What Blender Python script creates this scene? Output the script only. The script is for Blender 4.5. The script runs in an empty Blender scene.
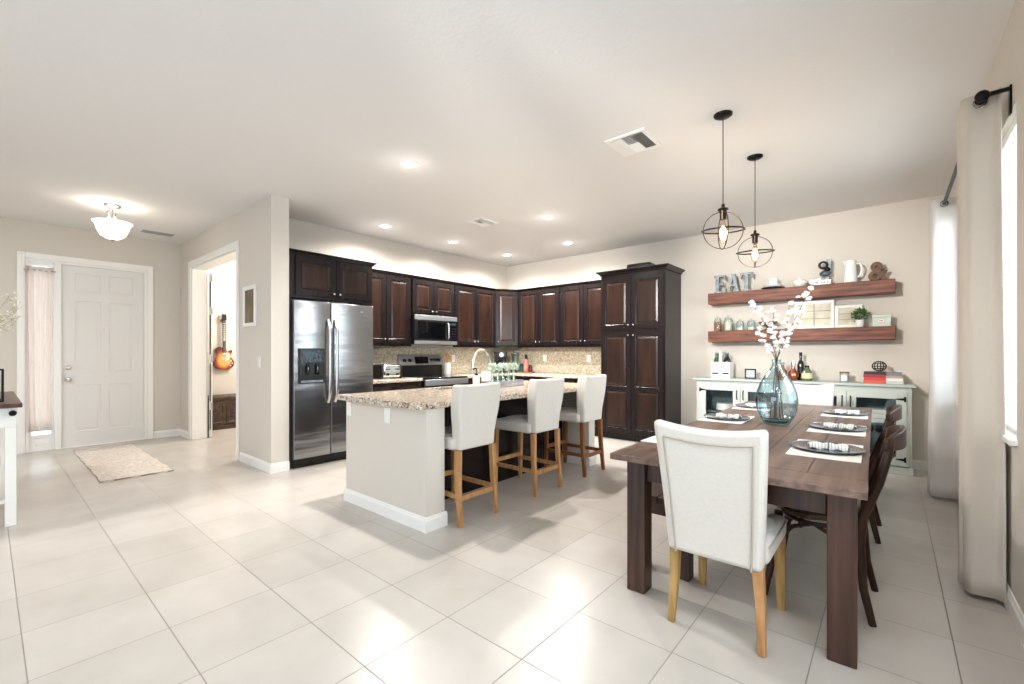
import bpy, math, random
from math import pi, sin, cos, radians
from mathutils import Vector, Matrix

SC = bpy.context.scene
COL = SC.collection
W_IMG = 1024
# ---------------------------------------------------------------- camera
cam_d = bpy.data.cameras.new('camera')
cam_d.sensor_fit = 'HORIZONTAL'
cam_d.sensor_width = 36.0
cam_d.lens = 449.0 * 36.0 / W_IMG
cam_d.shift_x = (512 - 497.9) / W_IMG
cam_d.shift_y = (353.1 - 342.0) / W_IMG
cam_d.clip_start = 0.02
cam = bpy.data.objects.new('camera', cam_d)
cam.location = (0, 0, 1.291)
cam.rotation_euler = (pi / 2, 0, 0.7192)
COL.objects.link(cam)
SC.camera = cam
# ---------------------------------------------------------------- world and exposure
world = bpy.data.worlds.new('world')
SC.world = world
world.use_nodes = True
bg = world.node_tree.nodes['Background']
bg.inputs['Color'].default_value = (0.76, 0.88, 1.0, 1)
bg.inputs['Strength'].default_value = 2.2
SC.view_settings.view_transform = 'Standard'
SC.view_settings.look = 'None'
SC.view_settings.gamma = 1
SC.view_settings.use_curve_mapping = False
SC.view_settings.exposure = 0.88
SC.cycles.max_bounces = 12
SC.cycles.diffuse_bounces = 7
SC.cycles.glossy_bounces = 4
SC.cycles.transmission_bounces = 10
SC.cycles.transparent_max_bounces = 16
SC.cycles.caustics_refractive = False
SC.cycles.caustics_reflective = False
SC.cycles.sample_clamp_indirect = 6.0
SC.cycles.use_denoising = True

# ---------------------------------------------------------------- room size
H = 3.00          # ceiling
YB = 6.81         # back wall
XA = -5.73        # kitchen wall
XD = -8.40        # entry wall
YC = 2.02         # partition wall face
XC = 0.452        # window wall
XE = -5.00        # end of the partition

# ---------------------------------------------------------------- helpers
def lin(c):
    def f(u):
        u = u / 255.0
        return u / 12.92 if u <= 0.04045 else ((u + 0.055) / 1.055) ** 2.4
    return (f(c[0]), f(c[1]), f(c[2]), 1.0)

def light(name, typ, loc, energy, color=(1, 1, 1), size=0.1, rot=(0, 0, 0), spot=None, parent=None):
    d = bpy.data.lights.new(name, typ)
    d.energy = energy
    d.color = color
    if typ == 'AREA':
        d.shape = 'DISK'
        d.size = size
    else:
        d.shadow_soft_size = size
    if spot:
        d.spot_size = spot
        d.spot_blend = 0.9
    o = bpy.data.objects.new(name, d)
    o.location = loc
    o.rotation_euler = rot
    COL.objects.link(o)
    if parent:
        o.parent = parent
    return o

MATS = {}
def mat(name, rgb, rough=0.5, metal=0.0, rgb2=None, nscale=(8, 8, 8), ndetail=4, ramp=(0.35, 0.65), bump=0.0,
        bscale=None, trans=0.0, ior=1.45, emis=0.0, coat=0.0, sheen=0.0, spec=0.5, translucent=0.0, rough2=None):
    if name in MATS:
        return MATS[name]
    m = bpy.data.materials.new(name)
    m.use_nodes = True
    nt = m.node_tree
    N, L = nt.nodes, nt.links
    p = N['Principled BSDF']
    out = N['Material Output']
    p.inputs['Base Color'].default_value = lin(rgb)
    p.inputs['Roughness'].default_value = rough
    p.inputs['Metallic'].default_value = metal
    p.inputs['IOR'].default_value = ior
    p.inputs['Transmission Weight'].default_value = trans
    p.inputs['Coat Weight'].default_value = coat
    p.inputs['Specular IOR Level'].default_value = spec
    if sheen:
        p.inputs['Sheen Weight'].default_value = sheen
    if emis:
        p.inputs['Emission Color'].default_value = lin(rgb)
        p.inputs['Emission Strength'].default_value = emis
    tc = N.new('ShaderNodeTexCoord')
    mp = N.new('ShaderNodeMapping')
    mp.inputs['Scale'].default_value = nscale
    L.new(tc.outputs['Object'], mp.inputs['Vector'])
    nz = N.new('ShaderNodeTexNoise')
    nz.inputs['Scale'].default_value = 1.0
    nz.inputs['Detail'].default_value = ndetail
    L.new(mp.outputs['Vector'], nz.inputs['Vector'])
    if rgb2 is not None:
        r = N.new('ShaderNodeValToRGB')
        r.color_ramp.elements[0].position = ramp[0]
        r.color_ramp.elements[1].position = ramp[1]
        r.color_ramp.elements[0].color = lin(rgb)
        r.color_ramp.elements[1].color = lin(rgb2)
        L.new(nz.outputs['Fac'], r.inputs['Fac'])
        L.new(r.outputs['Color'], p.inputs['Base Color'])
    if rough2 is not None:
        mr = N.new('ShaderNodeMapRange')
        mr.inputs['To Min'].default_value = rough
        mr.inputs['To Max'].default_value = rough2
        L.new(nz.outputs['Fac'], mr.inputs['Value'])
        L.new(mr.outputs['Result'], p.inputs['Roughness'])
    if bump:
        b = N.new('ShaderNodeBump')
        b.inputs['Strength'].default_value = bump
        b.inputs['Distance'].default_value = 0.01
        src = nz
        if bscale is not None:
            mp2 = N.new('ShaderNodeMapping')
            mp2.inputs['Scale'].default_value = bscale
            L.new(tc.outputs['Object'], mp2.inputs['Vector'])
            src = N.new('ShaderNodeTexNoise')
            src.inputs['Scale'].default_value = 1.0
            src.inputs['Detail'].default_value = 3
            L.new(mp2.outputs['Vector'], src.inputs['Vector'])
        L.new(src.outputs['Fac'], b.inputs['Height'])
        L.new(b.outputs['Normal'], p.inputs['Normal'])
    if translucent:
        t = N.new('ShaderNodeBsdfTranslucent')
        t.inputs['Color'].default_value = lin(rgb)
        mx = N.new('ShaderNodeMixShader')
        mx.inputs['Fac'].default_value = translucent
        L.new(p.outputs['BSDF'], mx.inputs[1])
        L.new(t.outputs['BSDF'], mx.inputs[2])
        L.new(mx.outputs['Shader'], out.inputs['Surface'])
    MATS[name] = m
    return m

class MB:
    """collects shapes and links them as one mesh"""
    def __init__(s):
        s.v, s.f, s.mi = [], [], []
        s.M = Matrix.Identity(4)
        s.cur = 0
    def add(s, verts, faces):
        b = len(s.v)
        s.v += [tuple(s.M @ Vector(v)) for v in verts]
        for f in faces:
            s.f.append([b + i for i in f])
            s.mi.append(s.cur)
        return s
    def box(s, x0, x1, y0, y1, z0, z1):
        v = [(x, y, z) for z in (z0, z1) for y in (y0, y1) for x in (x0, x1)]
        return s.add(v, [(0, 2, 3, 1), (4, 5, 7, 6), (0, 1, 5, 4), (2, 6, 7, 3), (0, 4, 6, 2), (1, 3, 7, 5)])
    def ring(s, rings, closed=True, caps=True, loop=False):
        n = len(rings[0])
        v = [p for r in rings for p in r]
        f = []
        m = len(rings)
        for i in range(m if loop else m - 1):
            a, b = i * n, ((i + 1) % m) * n
            for j in range(n if closed else n - 1):
                k = (j + 1) % n
                f.append((a + j, a + k, b + k, b + j))
        if caps and not loop:
            f.append(tuple(range(n))[::-1])
            f.append(tuple((m - 1) * n + j for j in range(n)))
        return s.add(v, f)
    def tube(s, pts, r, n=8, loop=False, flat=None, roll=0.0):
        pts = [Vector(p) for p in pts]
        m = len(pts)
        rs = r if isinstance(r, (list, tuple)) else [r] * m
        rings = []
        up = None
        for i, p in enumerate(pts):
            if loop:
                t = pts[(i + 1) % m] - pts[i - 1]
            else:
                t = pts[min(i + 1, m - 1)] - pts[max(i - 1, 0)]
            t.normalize()
            if up is None:
                up = Vector((0, 0, 1)) if abs(t.z) < 0.9 else Vector((0, 1, 0))
            a = up - t * up.dot(t)
            if a.length < 1e-5:
                a = Vector((1, 0, 0)) - t * t.x
            a.normalize()
            up = a
            b = t.cross(a)
            rr = []
            for k in range(n):
                an = 2 * pi * (k + (0.5 if n == 4 else 0)) / n + roll
                ca, sa = cos(an), sin(an)
                if flat:
                    rr.append(p + a * ca * rs[i] + b * sa * rs[i] * flat)
                else:
                    rr.append(p + (a * ca + b * sa) * rs[i])
            rings.append(rr)
        return s.ring(rings, caps=True, loop=loop)
    def cyl(s, p0, p1, r0, r1=None, n=16):
        return s.tube([p0, p1], [r0, r0 if r1 is None else r1], n)
    def lathe(s, prof, c=(0, 0, 0), n=24, close=False):
        c = Vector(c)
        rings = [[(c.x + max(r, 1e-4) * cos(2 * pi * k / n), c.y + max(r, 1e-4) * sin(2 * pi * k / n), c.z + z) for k in range(n)] for r, z in prof]
        return s.ring(rings, caps=not close, loop=close)
    def prism(s, poly, d0, d1, axis='y'):
        """polygon in the plane across the axis (x,z for y; x,y for z; y,z for x)"""
        def P(a, b, d):
            return {'y': (a, d, b), 'z': (a, b, d), 'x': (d, a, b)}[axis]
        n = len(poly)
        v = [P(a, b, d0) for a, b in poly] + [P(a, b, d1) for a, b in poly]
        f = [tuple(range(n)), tuple(range(n, 2 * n))[::-1]] + [(i, (i + 1) % n, n + (i + 1) % n, n + i) for i in range(n)]
        return s.add(v, f)
    def sheet(s, fn, nu, nv, thick=0.0, tdir=None):
        """surface fn(u,v); with a thickness it becomes a closed slab"""
        A = [[Vector(fn(i / nu, j / nv)) for i in range(nu + 1)] for j in range(nv + 1)]
        def idx(i, j):
            return j * (nu + 1) + i
        v = [p for r in A for p in r]
        f = [(idx(i, j), idx(i + 1, j), idx(i + 1, j + 1), idx(i, j + 1)) for j in range(nv) for i in range(nu)]
        if thick:
            t = Vector(tdir) * thick
            n0 = len(v)
            v += [p + t for p in v]
            f += [tuple(n0 + k for k in q)[::-1] for q in list(f)]
            for i in range(nu):
                f.append((idx(i, 0), idx(i + 1, 0), n0 + idx(i + 1, 0), n0 + idx(i, 0)))
                f.append((idx(i, nv), idx(i + 1, nv), n0 + idx(i + 1, nv), n0 + idx(i, nv)))
            for j in range(nv):
                f.append((idx(0, j), idx(0, j + 1), n0 + idx(0, j + 1), n0 + idx(0, j)))
                f.append((idx(nu, j), idx(nu, j + 1), n0 + idx(nu, j + 1), n0 + idx(nu, j)))
        return s.add(v, f)
    def ball(s, c, r, n=12, m=8, sz=(1, 1, 1)):
        rings = []
        for j in range(1, m):
            a = pi * j / m
            rings.append([(c[0] + r * sz[0] * sin(a) * cos(2 * pi * k / n), c[1] + r * sz[1] * sin(a) * sin(2 * pi * k / n), c[2] - r * sz[2] * cos(a)) for k in range(n)])
        return s.ring(rings)
    def build(s, name, m, parent=None, bevel=0.0, seg=2, smooth=True, angle=35, subsurf=0):
        me = bpy.data.meshes.new(name)
        me.from_pydata(s.v, [], s.f)
        ms = m if isinstance(m, (list, tuple)) else [m]
        for x in ms:
            me.materials.append(x)
        if len(ms) > 1:
            me.polygons.foreach_set('material_index', s.mi)
        import bmesh
        bm = bmesh.new()
        bm.from_mesh(me)
        bmesh.ops.recalc_face_normals(bm, faces=bm.faces)
        bm.to_mesh(me)
        bm.free()
        me.update()
        if smooth:
            me.polygons.foreach_set('use_smooth', [True] * len(me.polygons))
            me.set_sharp_from_angle(angle=radians(angle))
        o = bpy.data.objects.new(name, me)
        COL.objects.link(o)
        if parent is not None:
            o.parent = parent
        if bevel:
            b = o.modifiers.new('bevel', 'BEVEL')
            b.width = bevel
            b.segments = seg
            b.limit_method = 'ANGLE'
            b.angle_limit = radians(40)
            if seg > 1 and smooth:
                b.harden_normals = False
        if subsurf:
            q = o.modifiers.new('subsurf', 'SUBSURF')
            q.levels = q.render_levels = subsurf
        return o

def tag(o, label, cat=None, group=None, kind=None):
    if label:
        o['label'] = label
    if cat:
        o['category'] = cat
    if group:
        o['group'] = group
    if kind:
        o['kind'] = kind
    return o

def thing(name, label, cat, loc=(0, 0, 0), rz=0.0, group=None):
    o = bpy.data.objects.new(name, None)
    o.empty_display_size = 0.1
    o.location = loc
    o.rotation_euler = (0, 0, rz)
    COL.objects.link(o)
    return tag(o, label, cat, group)

def struct(name, mb, m, parent=None, **k):
    o = mb.build(name, m, parent, **k)
    o['kind'] = 'structure'
    return o

def dup(root, loc, rz, label):
    """a copy of a thing with copies of its parts and sub-parts"""
    def cp(o, par):
        c = o.copy()
        COL.objects.link(c)
        c.parent = par
        for ch in list(o.children):
            cp(ch, c)
        return c
    r = cp(root, None)
    r.location = loc
    r.rotation_euler = (0, 0, rz)
    r['label'] = label
    return r

def single(name, mb, m, label, cat, loc=(0, 0, 0), rz=0.0, group=None, **k):
    """a thing that is one mesh"""
    o = mb.build(name, m, None, **k)
    o.location = loc
    o.rotation_euler = (0, 0, rz)
    return tag(o, label, cat, group)

def arc(cx, cy, r, a0, a1, n):
    return [(cx + r * cos(radians(a0 + (a1 - a0) * i / n)), cy + r * sin(radians(a0 + (a1 - a0) * i / n))) for i in range(n + 1)]

# unseen spots added to brighten the shelf wall and the kitchen
for (lx_, ly_), aim_, le_, ang_ in (((-1.55, 0.75), (-0.95, 6.8, 1.65), 600, 42), ((-1.2, 0.3), (-4.2, 6.4, 1.62), 760, 38)):
    d_ = Vector(aim_) - Vector((lx_, ly_, H - 0.30))
    light('fill_spot', 'SPOT', (lx_, ly_, H - 0.30), le_, (1.0, 0.95, 0.89), 0.22, d_.to_track_quat('-Z', 'Y').to_euler(), radians(ang_))

light('fill_area_lamp', 'AREA', (-5.6, -1.6, H - 0.03), 38, (1.0, 0.98, 0.96), 0.5)  # unseen lamp added to lift the foyer side
light('floor_fill_spot', 'SPOT', (-0.05, 1.0, H - 0.05), 75, (1.0, 0.97, 0.93), 0.2, (Vector((0.10, 3.6, 0)) - Vector((-0.05, 1.0, H - 0.05))).to_track_quat('-Z', 'Y').to_euler(), radians(62))  # unseen spot added to brighten the floor right of the table
# lamps added outside the seen window and the added one, boosting daylight
for wy_, wl_, we_ in ((4.31, 2.2, 85), (0.75, 2.2, 40)):
    o_ = light('window_fill_light', 'AREA', (1.35, wy_, 2.35), we_, (0.92, 0.96, 1.0), 1.0, (0, -pi / 2, 0))
    o_.data.shape = 'RECTANGLE'; o_.data.size = 1.6; o_.data.size_y = wl_; o_.rotation_euler = (0, radians(62), 0)

# ---------------------------------------------------------------- materials
PAINT = mat('wall_paint', (210, 204, 195), 0.75, bump=0.05, bscale=(60, 60, 60))
CEIL = mat('ceiling_paint', (226, 225, 224), 0.85, bump=0.14, bscale=(45, 45, 45))
WHITE = mat('white_trim', (238, 237, 234), 0.35)
DOORW = mat('white_door_paint', (222, 221, 219), 0.32)
ESP = mat('espresso_wood', (22, 17, 18), 0.26, rgb2=(31, 23, 22), nscale=(14, 14, 1.6), ramp=(0.3, 0.75), spec=0.3)
ESP_PANEL = mat('espresso_panel', (32, 21, 17), 0.25, rgb2=(54, 33, 24), nscale=(9, 9, 1.2), ramp=(0.3, 0.8), spec=0.35)
BLACKM = mat('black_metal', (18, 17, 17), 0.35, metal=0.6)
BLACKP = mat('black_plastic', (16, 16, 17), 0.3)
BLACKG = mat('black_glass', (6, 8, 10), 0.06, coat=0.5)
NICKEL = mat('brushed_nickel', (196, 193, 188), 0.25, metal=1.0)
CHROME = mat('chrome', (225, 225, 225), 0.12, metal=1.0)
LINEN = mat('cream_linen', (207, 201, 193), 0.9, rgb2=(212, 207, 199), nscale=(60, 60, 160), bump=0.12, bscale=(300, 300, 300), sheen=0.2)
PIPING = mat('linen_piping', (176, 168, 154), 0.9)
HONEY = mat('honey_wood', (164, 116, 70), 0.45, rgb2=(196, 150, 102), nscale=(30, 30, 4))
HONEY_DARK = mat('chestnut_wood', (112, 66, 36), 0.4, rgb2=(140, 88, 52), nscale=(30, 30, 4))
OLIVEWOOD = mat('aged_ash_wood', (150, 118, 66), 0.5, rgb2=(182, 148, 92), nscale=(30, 30, 4))
TABLETOP = mat('weathered_table_top', (72, 52, 44), 0.33, rgb2=(128, 102, 88), nscale=(24, 1.8, 24), ndetail=6, ramp=(0.3, 0.7), bump=0.15)
TABLELEG = mat('stained_table_leg', (40, 25, 20), 0.42, rgb2=(88, 58, 45), nscale=(30, 30, 1.4), ndetail=6, ramp=(0.3, 0.75), bump=0.15)
BISTRO = mat('bistro_wood', (36, 22, 16), 0.38, rgb2=(64, 38, 26), nscale=(20, 20, 5), spec=0.35)
CANE = mat('bistro_seat_wood', (60, 42, 28), 0.28, rgb2=(92, 66, 42), nscale=(12, 3, 12), coat=0.3)
SHELFW = mat('reclaimed_beam_wood', (58, 28, 20), 0.5, rgb2=(142, 80, 54), nscale=(2.6, 34, 30), ndetail=7, ramp=(0.32, 0.68), bump=0.3)
SAGE = mat('pale_sage_paint', (196, 204, 199), 0.45)
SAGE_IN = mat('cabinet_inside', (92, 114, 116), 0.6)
PEWTER = mat('pewter', (128, 134, 144), 0.2, metal=0.85)
WCERAM = mat('white_ceramic', (238, 238, 236), 0.2)
CLOTHW = mat('white_cloth', (240, 239, 235), 0.9, bump=0.15, bscale=(260, 260, 260))
GREEN = mat('leaf_green', (60, 104, 48), 0.5, rgb2=(92, 134, 66), nscale=(30, 30, 30))
SAGELEAF = mat('sage_leaf', (168, 188, 172), 0.6, rgb2=(208, 220, 204), nscale=(40, 40, 40))
TWIG = mat('twig', (84, 72, 64), 0.7)
PETAL = mat('white_petal', (246, 244, 240), 0.8, translucent=0.25)
CURT = mat('cream_curtain', (216, 207, 195), 0.9, bump=0.2, bscale=(180, 180, 180), translucent=0.08)
CURTW = mat('sheer_white_curtain', (218, 216, 214), 0.9, translucent=0.15)
GALV = mat('galvanised_metal', (104, 116, 122), 0.5, metal=0.35, rgb2=(146, 156, 160), nscale=(26, 26, 26))

def glass(name, rgb, rough=0.02, ior=1.45):
    m = mat(name, rgb, rough, trans=1.0, ior=ior)
    return m

def thin_glass(name, centre, rim, gl=0.6, base=0.05):
    m = bpy.data.materials.new(name)
    m.use_nodes = True
    N, L = m.node_tree.nodes, m.node_tree.links
    N.remove(N['Principled BSDF'])
    lw = N.new('ShaderNodeLayerWeight'); lw.inputs['Blend'].default_value = 0.5
    p2 = N.new('ShaderNodeMath'); p2.operation = 'POWER'; p2.inputs[1].default_value = 2.2
    mxc = N.new('ShaderNodeMix'); mxc.data_type = 'RGBA'
    mxc.inputs[6].default_value = lin(centre); mxc.inputs[7].default_value = lin(rim)
    L.new(lw.outputs['Facing'], p2.inputs[0]); L.new(p2.outputs[0], mxc.inputs[0])
    t = N.new('ShaderNodeBsdfTransparent'); L.new(mxc.outputs[2], t.inputs['Color'])
    g = N.new('ShaderNodeBsdfGlossy'); g.inputs['Roughness'].default_value = 0.03
    p5 = N.new('ShaderNodeMath'); p5.operation = 'POWER'; p5.inputs[1].default_value = 4.0
    fr = N.new('ShaderNodeMath'); fr.operation = 'MULTIPLY_ADD'; fr.inputs[1].default_value = gl; fr.inputs[2].default_value = base
    L.new(lw.outputs['Facing'], p5.inputs[0]); L.new(p5.outputs[0], fr.inputs[0])
    mx = N.new('ShaderNodeMixShader')
    L.new(fr.outputs[0], mx.inputs['Fac']); L.new(t.outputs['BSDF'], mx.inputs[1]); L.new(g.outputs['BSDF'], mx.inputs[2])
    L.new(mx.outputs['Shader'], N['Material Output'].inputs['Surface'])
    return m
GLASS = thin_glass('clear_glass', (248, 252, 252), (196, 208, 208))
AQUA = thin_glass('aqua_glass', (240, 248, 250), (176, 206, 214), 0.7, 0.08)

def pane_material():
    m = bpy.data.materials.new('window_glass')
    m.use_nodes = True
    N, L = m.node_tree.nodes, m.node_tree.links
    N.remove(N['Principled BSDF'])
    t = N.new('ShaderNodeBsdfTransparent'); t.inputs['Color'].default_value = (0.95, 0.97, 0.97, 1)
    g = N.new('ShaderNodeBsdfGlossy'); g.inputs['Roughness'].default_value = 0.02
    lw = N.new('ShaderNodeLayerWeight'); lw.inputs['Blend'].default_value = 0.5
    pw = N.new('ShaderNodeMath'); pw.operation = 'POWER'; pw.inputs[1].default_value = 5.0
    fr = N.new('ShaderNodeMath'); fr.operation = 'MULTIPLY_ADD'; fr.inputs[1].default_value = 0.5; fr.inputs[2].default_value = 0.03
    L.new(lw.outputs['Facing'], pw.inputs[0]); L.new(pw.outputs[0], fr.inputs[0])
    mx = N.new('ShaderNodeMixShader')
    L.new(fr.outputs[0], mx.inputs['Fac']); L.new(t.outputs['BSDF'], mx.inputs[1]); L.new(g.outputs['BSDF'], mx.inputs[2])
    L.new(mx.outputs['Shader'], N['Material Output'].inputs['Surface'])
    return m
PANE = pane_material()

def steel_material():
    m = mat('stainless_steel', (158, 160, 163), 0.24, metal=1.0, bump=0.0)
    N, L = m.node_tree.nodes, m.node_tree.links
    p = N['Principled BSDF']
    tc = N.new('ShaderNodeTexCoord')
    mp = N.new('ShaderNodeMapping'); mp.inputs['Scale'].default_value = (0.8, 0.8, 5.5)
    nz = N.new('ShaderNodeTexNoise'); nz.inputs['Scale'].default_value = 1.0; nz.inputs['Detail'].default_value = 2
    b = N.new('ShaderNodeBump'); b.inputs['Strength'].default_value = 0.35; b.inputs['Distance'].default_value = 0.03
    L.new(tc.outputs['Object'], mp.inputs['Vector']); L.new(mp.outputs['Vector'], nz.inputs['Vector'])
    L.new(nz.outputs['Fac'], b.inputs['Height']); L.new(b.outputs['Normal'], p.inputs['Normal'])
    return m
STEEL = steel_material()
STEELP = mat('satin_steel', (170, 172, 176), 0.38, metal=0.85)

def tile_material():
    m = bpy.data.materials.new('floor_tile')
    m.use_nodes = True
    N, L = m.node_tree.nodes, m.node_tree.links
    p = N['Principled BSDF']
    tc = N.new('ShaderNodeTexCoord')
    mp = N.new('ShaderNodeMapping'); mp.inputs['Location'].default_value = (2.0914, -0.5698, 0)
    L.new(tc.outputs['Object'], mp.inputs['Vector'])
    br = N.new('ShaderNodeTexBrick')
    br.offset = 0.0; br.squash = 1.0
    br.inputs['Scale'].default_value = 1.0
    br.inputs['Brick Width'].default_value = 0.46
    br.inputs['Row Height'].default_value = 0.46
    br.inputs['Mortar Size'].default_value = 0.0028
    br.inputs['Mortar Smooth'].default_value = 0.2
    br.inputs['Color1'].default_value = lin((200, 195, 189))
    br.inputs['Color2'].default_value = lin((193, 188, 181))
    br.inputs['Mortar'].default_value = lin((150, 142, 134))
    L.new(mp.outputs['Vector'], br.inputs['Vector'])
    nz = N.new('ShaderNodeTexNoise'); nz.inputs['Scale'].default_value = 3.0; nz.inputs['Detail'].default_value = 5
    L.new(tc.outputs['Object'], nz.inputs['Vector'])
    mx = N.new('ShaderNodeMix'); mx.data_type = 'RGBA'; mx.blend_type = 'MULTIPLY'
    r = N.new('ShaderNodeValToRGB')
    r.color_ramp.elements[0].color = (0.90, 0.89, 0.87, 1); r.color_ramp.elements[1].color = (1, 1, 1, 1)
    r.color_ramp.elements[0].position = 0.3; r.color_ramp.elements[1].position = 0.7
    L.new(nz.outputs['Fac'], r.inputs['Fac'])
    mx.inputs[0].default_value = 1.0
    L.new(br.outputs['Color'], mx.inputs[6]); L.new(r.outputs['Color'], mx.inputs[7])
    L.new(mx.outputs[2], p.inputs['Base Color'])
    mr = N.new('ShaderNodeMapRange'); mr.inputs['To Min'].default_value = 0.26; mr.inputs['To Max'].default_value = 0.7
    L.new(br.outputs['Fac'], mr.inputs['Value']); L.new(mr.outputs['Result'], p.inputs['Roughness'])
    b = N.new('ShaderNodeBump'); b.invert = True; b.inputs['Strength'].default_value = 0.4; b.inputs['Distance'].default_value = 0.003
    L.new(br.outputs['Fac'], b.inputs['Height']); L.new(b.outputs['Normal'], p.inputs['Normal'])
    return m
TILE = tile_material()

def granite_material():
    m = bpy.data.materials.new('speckled_granite')
    m.use_nodes = True
    N, L = m.node_tree.nodes, m.node_tree.links
    p = N['Principled BSDF']
    tc = N.new('ShaderNodeTexCoord')
    v = N.new('ShaderNodeTexVoronoi'); v.inputs['Scale'].default_value = 85
    n2 = N.new('ShaderNodeTexNoise'); n2.inputs['Scale'].default_value = 14; n2.inputs['Detail'].default_value = 6
    L.new(tc.outputs['Object'], v.inputs['Vector']); L.new(tc.outputs['Object'], n2.inputs['Vector'])
    sep = N.new('ShaderNodeSeparateColor')
    L.new(v.outputs['Color'], sep.inputs['Color'])
    ad = N.new('ShaderNodeMath'); ad.operation = 'MULTIPLY_ADD'; ad.inputs[1].default_value = 0.55
    L.new(sep.outputs['Red'], ad.inputs[0])
    sc = N.new('ShaderNodeMath'); sc.operation = 'MULTIPLY'; sc.inputs[1].default_value = 0.45
    L.new(n2.outputs['Fac'], sc.inputs[0]); L.new(sc.outputs[0], ad.inputs[2])
    r = N.new('ShaderNodeValToRGB')
    cr = r.color_ramp
    cr.interpolation = 'CONSTANT'
    cols = [(0.0, (84, 74, 68)), (0.26, (150, 134, 118)), (0.36, (190, 174, 152)), (0.5, (210, 200, 184)), (0.63, (168, 148, 126)), (0.7, (226, 220, 210)), (0.77, (128, 108, 92))]
    cr.elements[0].position, cr.elements[0].color = cols[0][0], lin(cols[0][1])
    cr.elements[1].position, cr.elements[1].color = cols[1][0], lin(cols[1][1])
    for q, c in cols[2:]:
        e = cr.elements.new(q); e.color = lin(c)
    L.new(ad.outputs[0], r.inputs['Fac']); L.new(r.outputs['Color'], p.inputs['Base Color'])
    p.inputs['Roughness'].default_value = 0.12
    return m
GRANITE = granite_material()

def mosaic_material():
    m = bpy.data.materials.new('mosaic_tile')
    m.use_nodes = True
    N, L = m.node_tree.nodes, m.node_tree.links
    p = N['Principled BSDF']
    tc = N.new('ShaderNodeTexCoord')
    sx = N.new('ShaderNodeSeparateXYZ'); L.new(tc.outputs['Object'], sx.inputs[0])
    ad = N.new('ShaderNodeMath'); ad.operation = 'ADD'
    L.new(sx.outputs[0], ad.inputs[0]); L.new(sx.outputs[1], ad.inputs[1])
    cb = N.new('ShaderNodeCombineXYZ'); L.new(ad.outputs[0], cb.inputs[0]); L.new(sx.outputs[2], cb.inputs[1])
    br = N.new('ShaderNodeTexBrick'); br.offset = 0.5
    br.inputs['Scale'].default_value = 1.0
    br.inputs['Brick Width'].default_value = 0.028
    br.inputs['Row Height'].default_value = 0.022
    br.inputs['Mortar Size'].default_value = 0.0012
    br.inputs['Color1'].default_value = lin((212, 203, 184)); br.inputs['Color2'].default_value = lin((166, 150, 122))
    br.inputs['Mortar'].default_value = lin((196, 188, 170))
    L.new(cb.outputs[0], br.inputs['Vector'])
    L.new(br.outputs['Color'], p.inputs['Base Color'])
    p.inputs['Roughness'].default_value = 0.25
    return m
MOSAIC = mosaic_material()
# ================================================================ the setting
struct('floor', MB().box(-9.2, 0.62, -4.2, 7.0, -0.06, 0.0), TILE, smooth=False)
struct('ceiling', MB().box(-9.2, 0.62, -4.2, 7.0, H, H + 0.1), CEIL, smooth=False)
struct('wall_back', MB().box(XA - 0.15, XC + 0.15, YB, YB + 0.15, 0, H), PAINT, smooth=False)
struct('wall_kitchen', MB().box(XA - 0.14, XA, YC + 0.19, YB, 0, H), PAINT, smooth=False)
# partition with the wide doorway into the study
PX0, PX1, PZ = -7.82, -5.97, 2.56
w = MB()
w.box(XD, PX0, YC, YC + 0.19, 0, H)
w.box(PX1, XE, YC, YC + 0.19, 0, H)
w.box(PX0, PX1, YC, YC + 0.19, PZ, H)
struct('wall_middle', w, PAINT, smooth=False)
# entry wall with door and sidelight opening
DY0, DY1, DZ = 0.34, 1.60, 2.52
w = MB()
w.box(XD - 0.15, XD, -4.2, DY0, 0, H)
w.box(XD - 0.15, XD, DY1, YC + 0.19, 0, H)
w.box(XD - 0.15, XD, DY0, DY1, DZ, H)
struct('wall_left', w, PAINT, smooth=False)
struct('wall_study', MB().box(-9.12, -8.97, YC + 0.19, 5.4, 0, H), PAINT, smooth=False)
struct('wall_study_end', MB().box(-9.12, XA - 0.14, 5.4, 5.55, 0, H), PAINT, smooth=False)
struct('wall_study_corner', MB().box(-9.12, XD - 0.15, YC + 0.06, YC + 0.19, 0, H), PAINT, smooth=False)
# window wall
WY0, WY1, WZ0, WZ1 = 3.25, 5.46, 0.86, 2.50
VY0, VY1 = -0.4, 1.9
w = MB()
x0, x1 = XC, XC + 0.15
w.box(x0, x1, WY1, YB, 0, H)
w.box(x0, x1, VY1, WY0, 0, H)
w.box(x0, x1, -4.2, VY0, 0, H)
for a, b in ((WY0, WY1), (VY0, VY1)):
    w.box(x0, x1, a, b, 0, WZ0)
    w.box(x0, x1, a, b, WZ1, H)
struct('wall_right', w, PAINT, smooth=False)

def base_profile(mb, p0, p1, n):
    """baseboard along p0-p1, n = direction into the room"""
    p0, p1, n = Vector(p0 + (0,)), Vector(p1 + (0,)), Vector(n + (0,))
    prof = [(0, 0), (0.016, 0), (0.016, 0.082), (0.010, 0.092), (0.006, 0.104), (0, 0.106)]
    r0 = [p0 + n * a + Vector((0, 0, z)) for a, z in prof]
    r1 = [p1 + n * a + Vector((0, 0, z)) for a, z in prof]
    mb.ring([r0, r1])
b = MB(); base_profile(b, (-2.34, YB), (XC, YB), (0, -1)); struct('baseboard_back', b, WHITE, smooth=False)
b = MB(); base_profile(b, (XC, -4.2), (XC, YB), (-1, 0)); struct('baseboard_right', b, WHITE, smooth=False)
b = MB()
base_profile(b, (XD, YC), (PX0 - 0.1, YC), (0, -1)); base_profile(b, (PX1 + 0.1, YC), (XE + 0.016, YC), (0, -1))
base_profile(b, (XE, YC), (XE, YC + 0.19), (1, 0))
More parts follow.
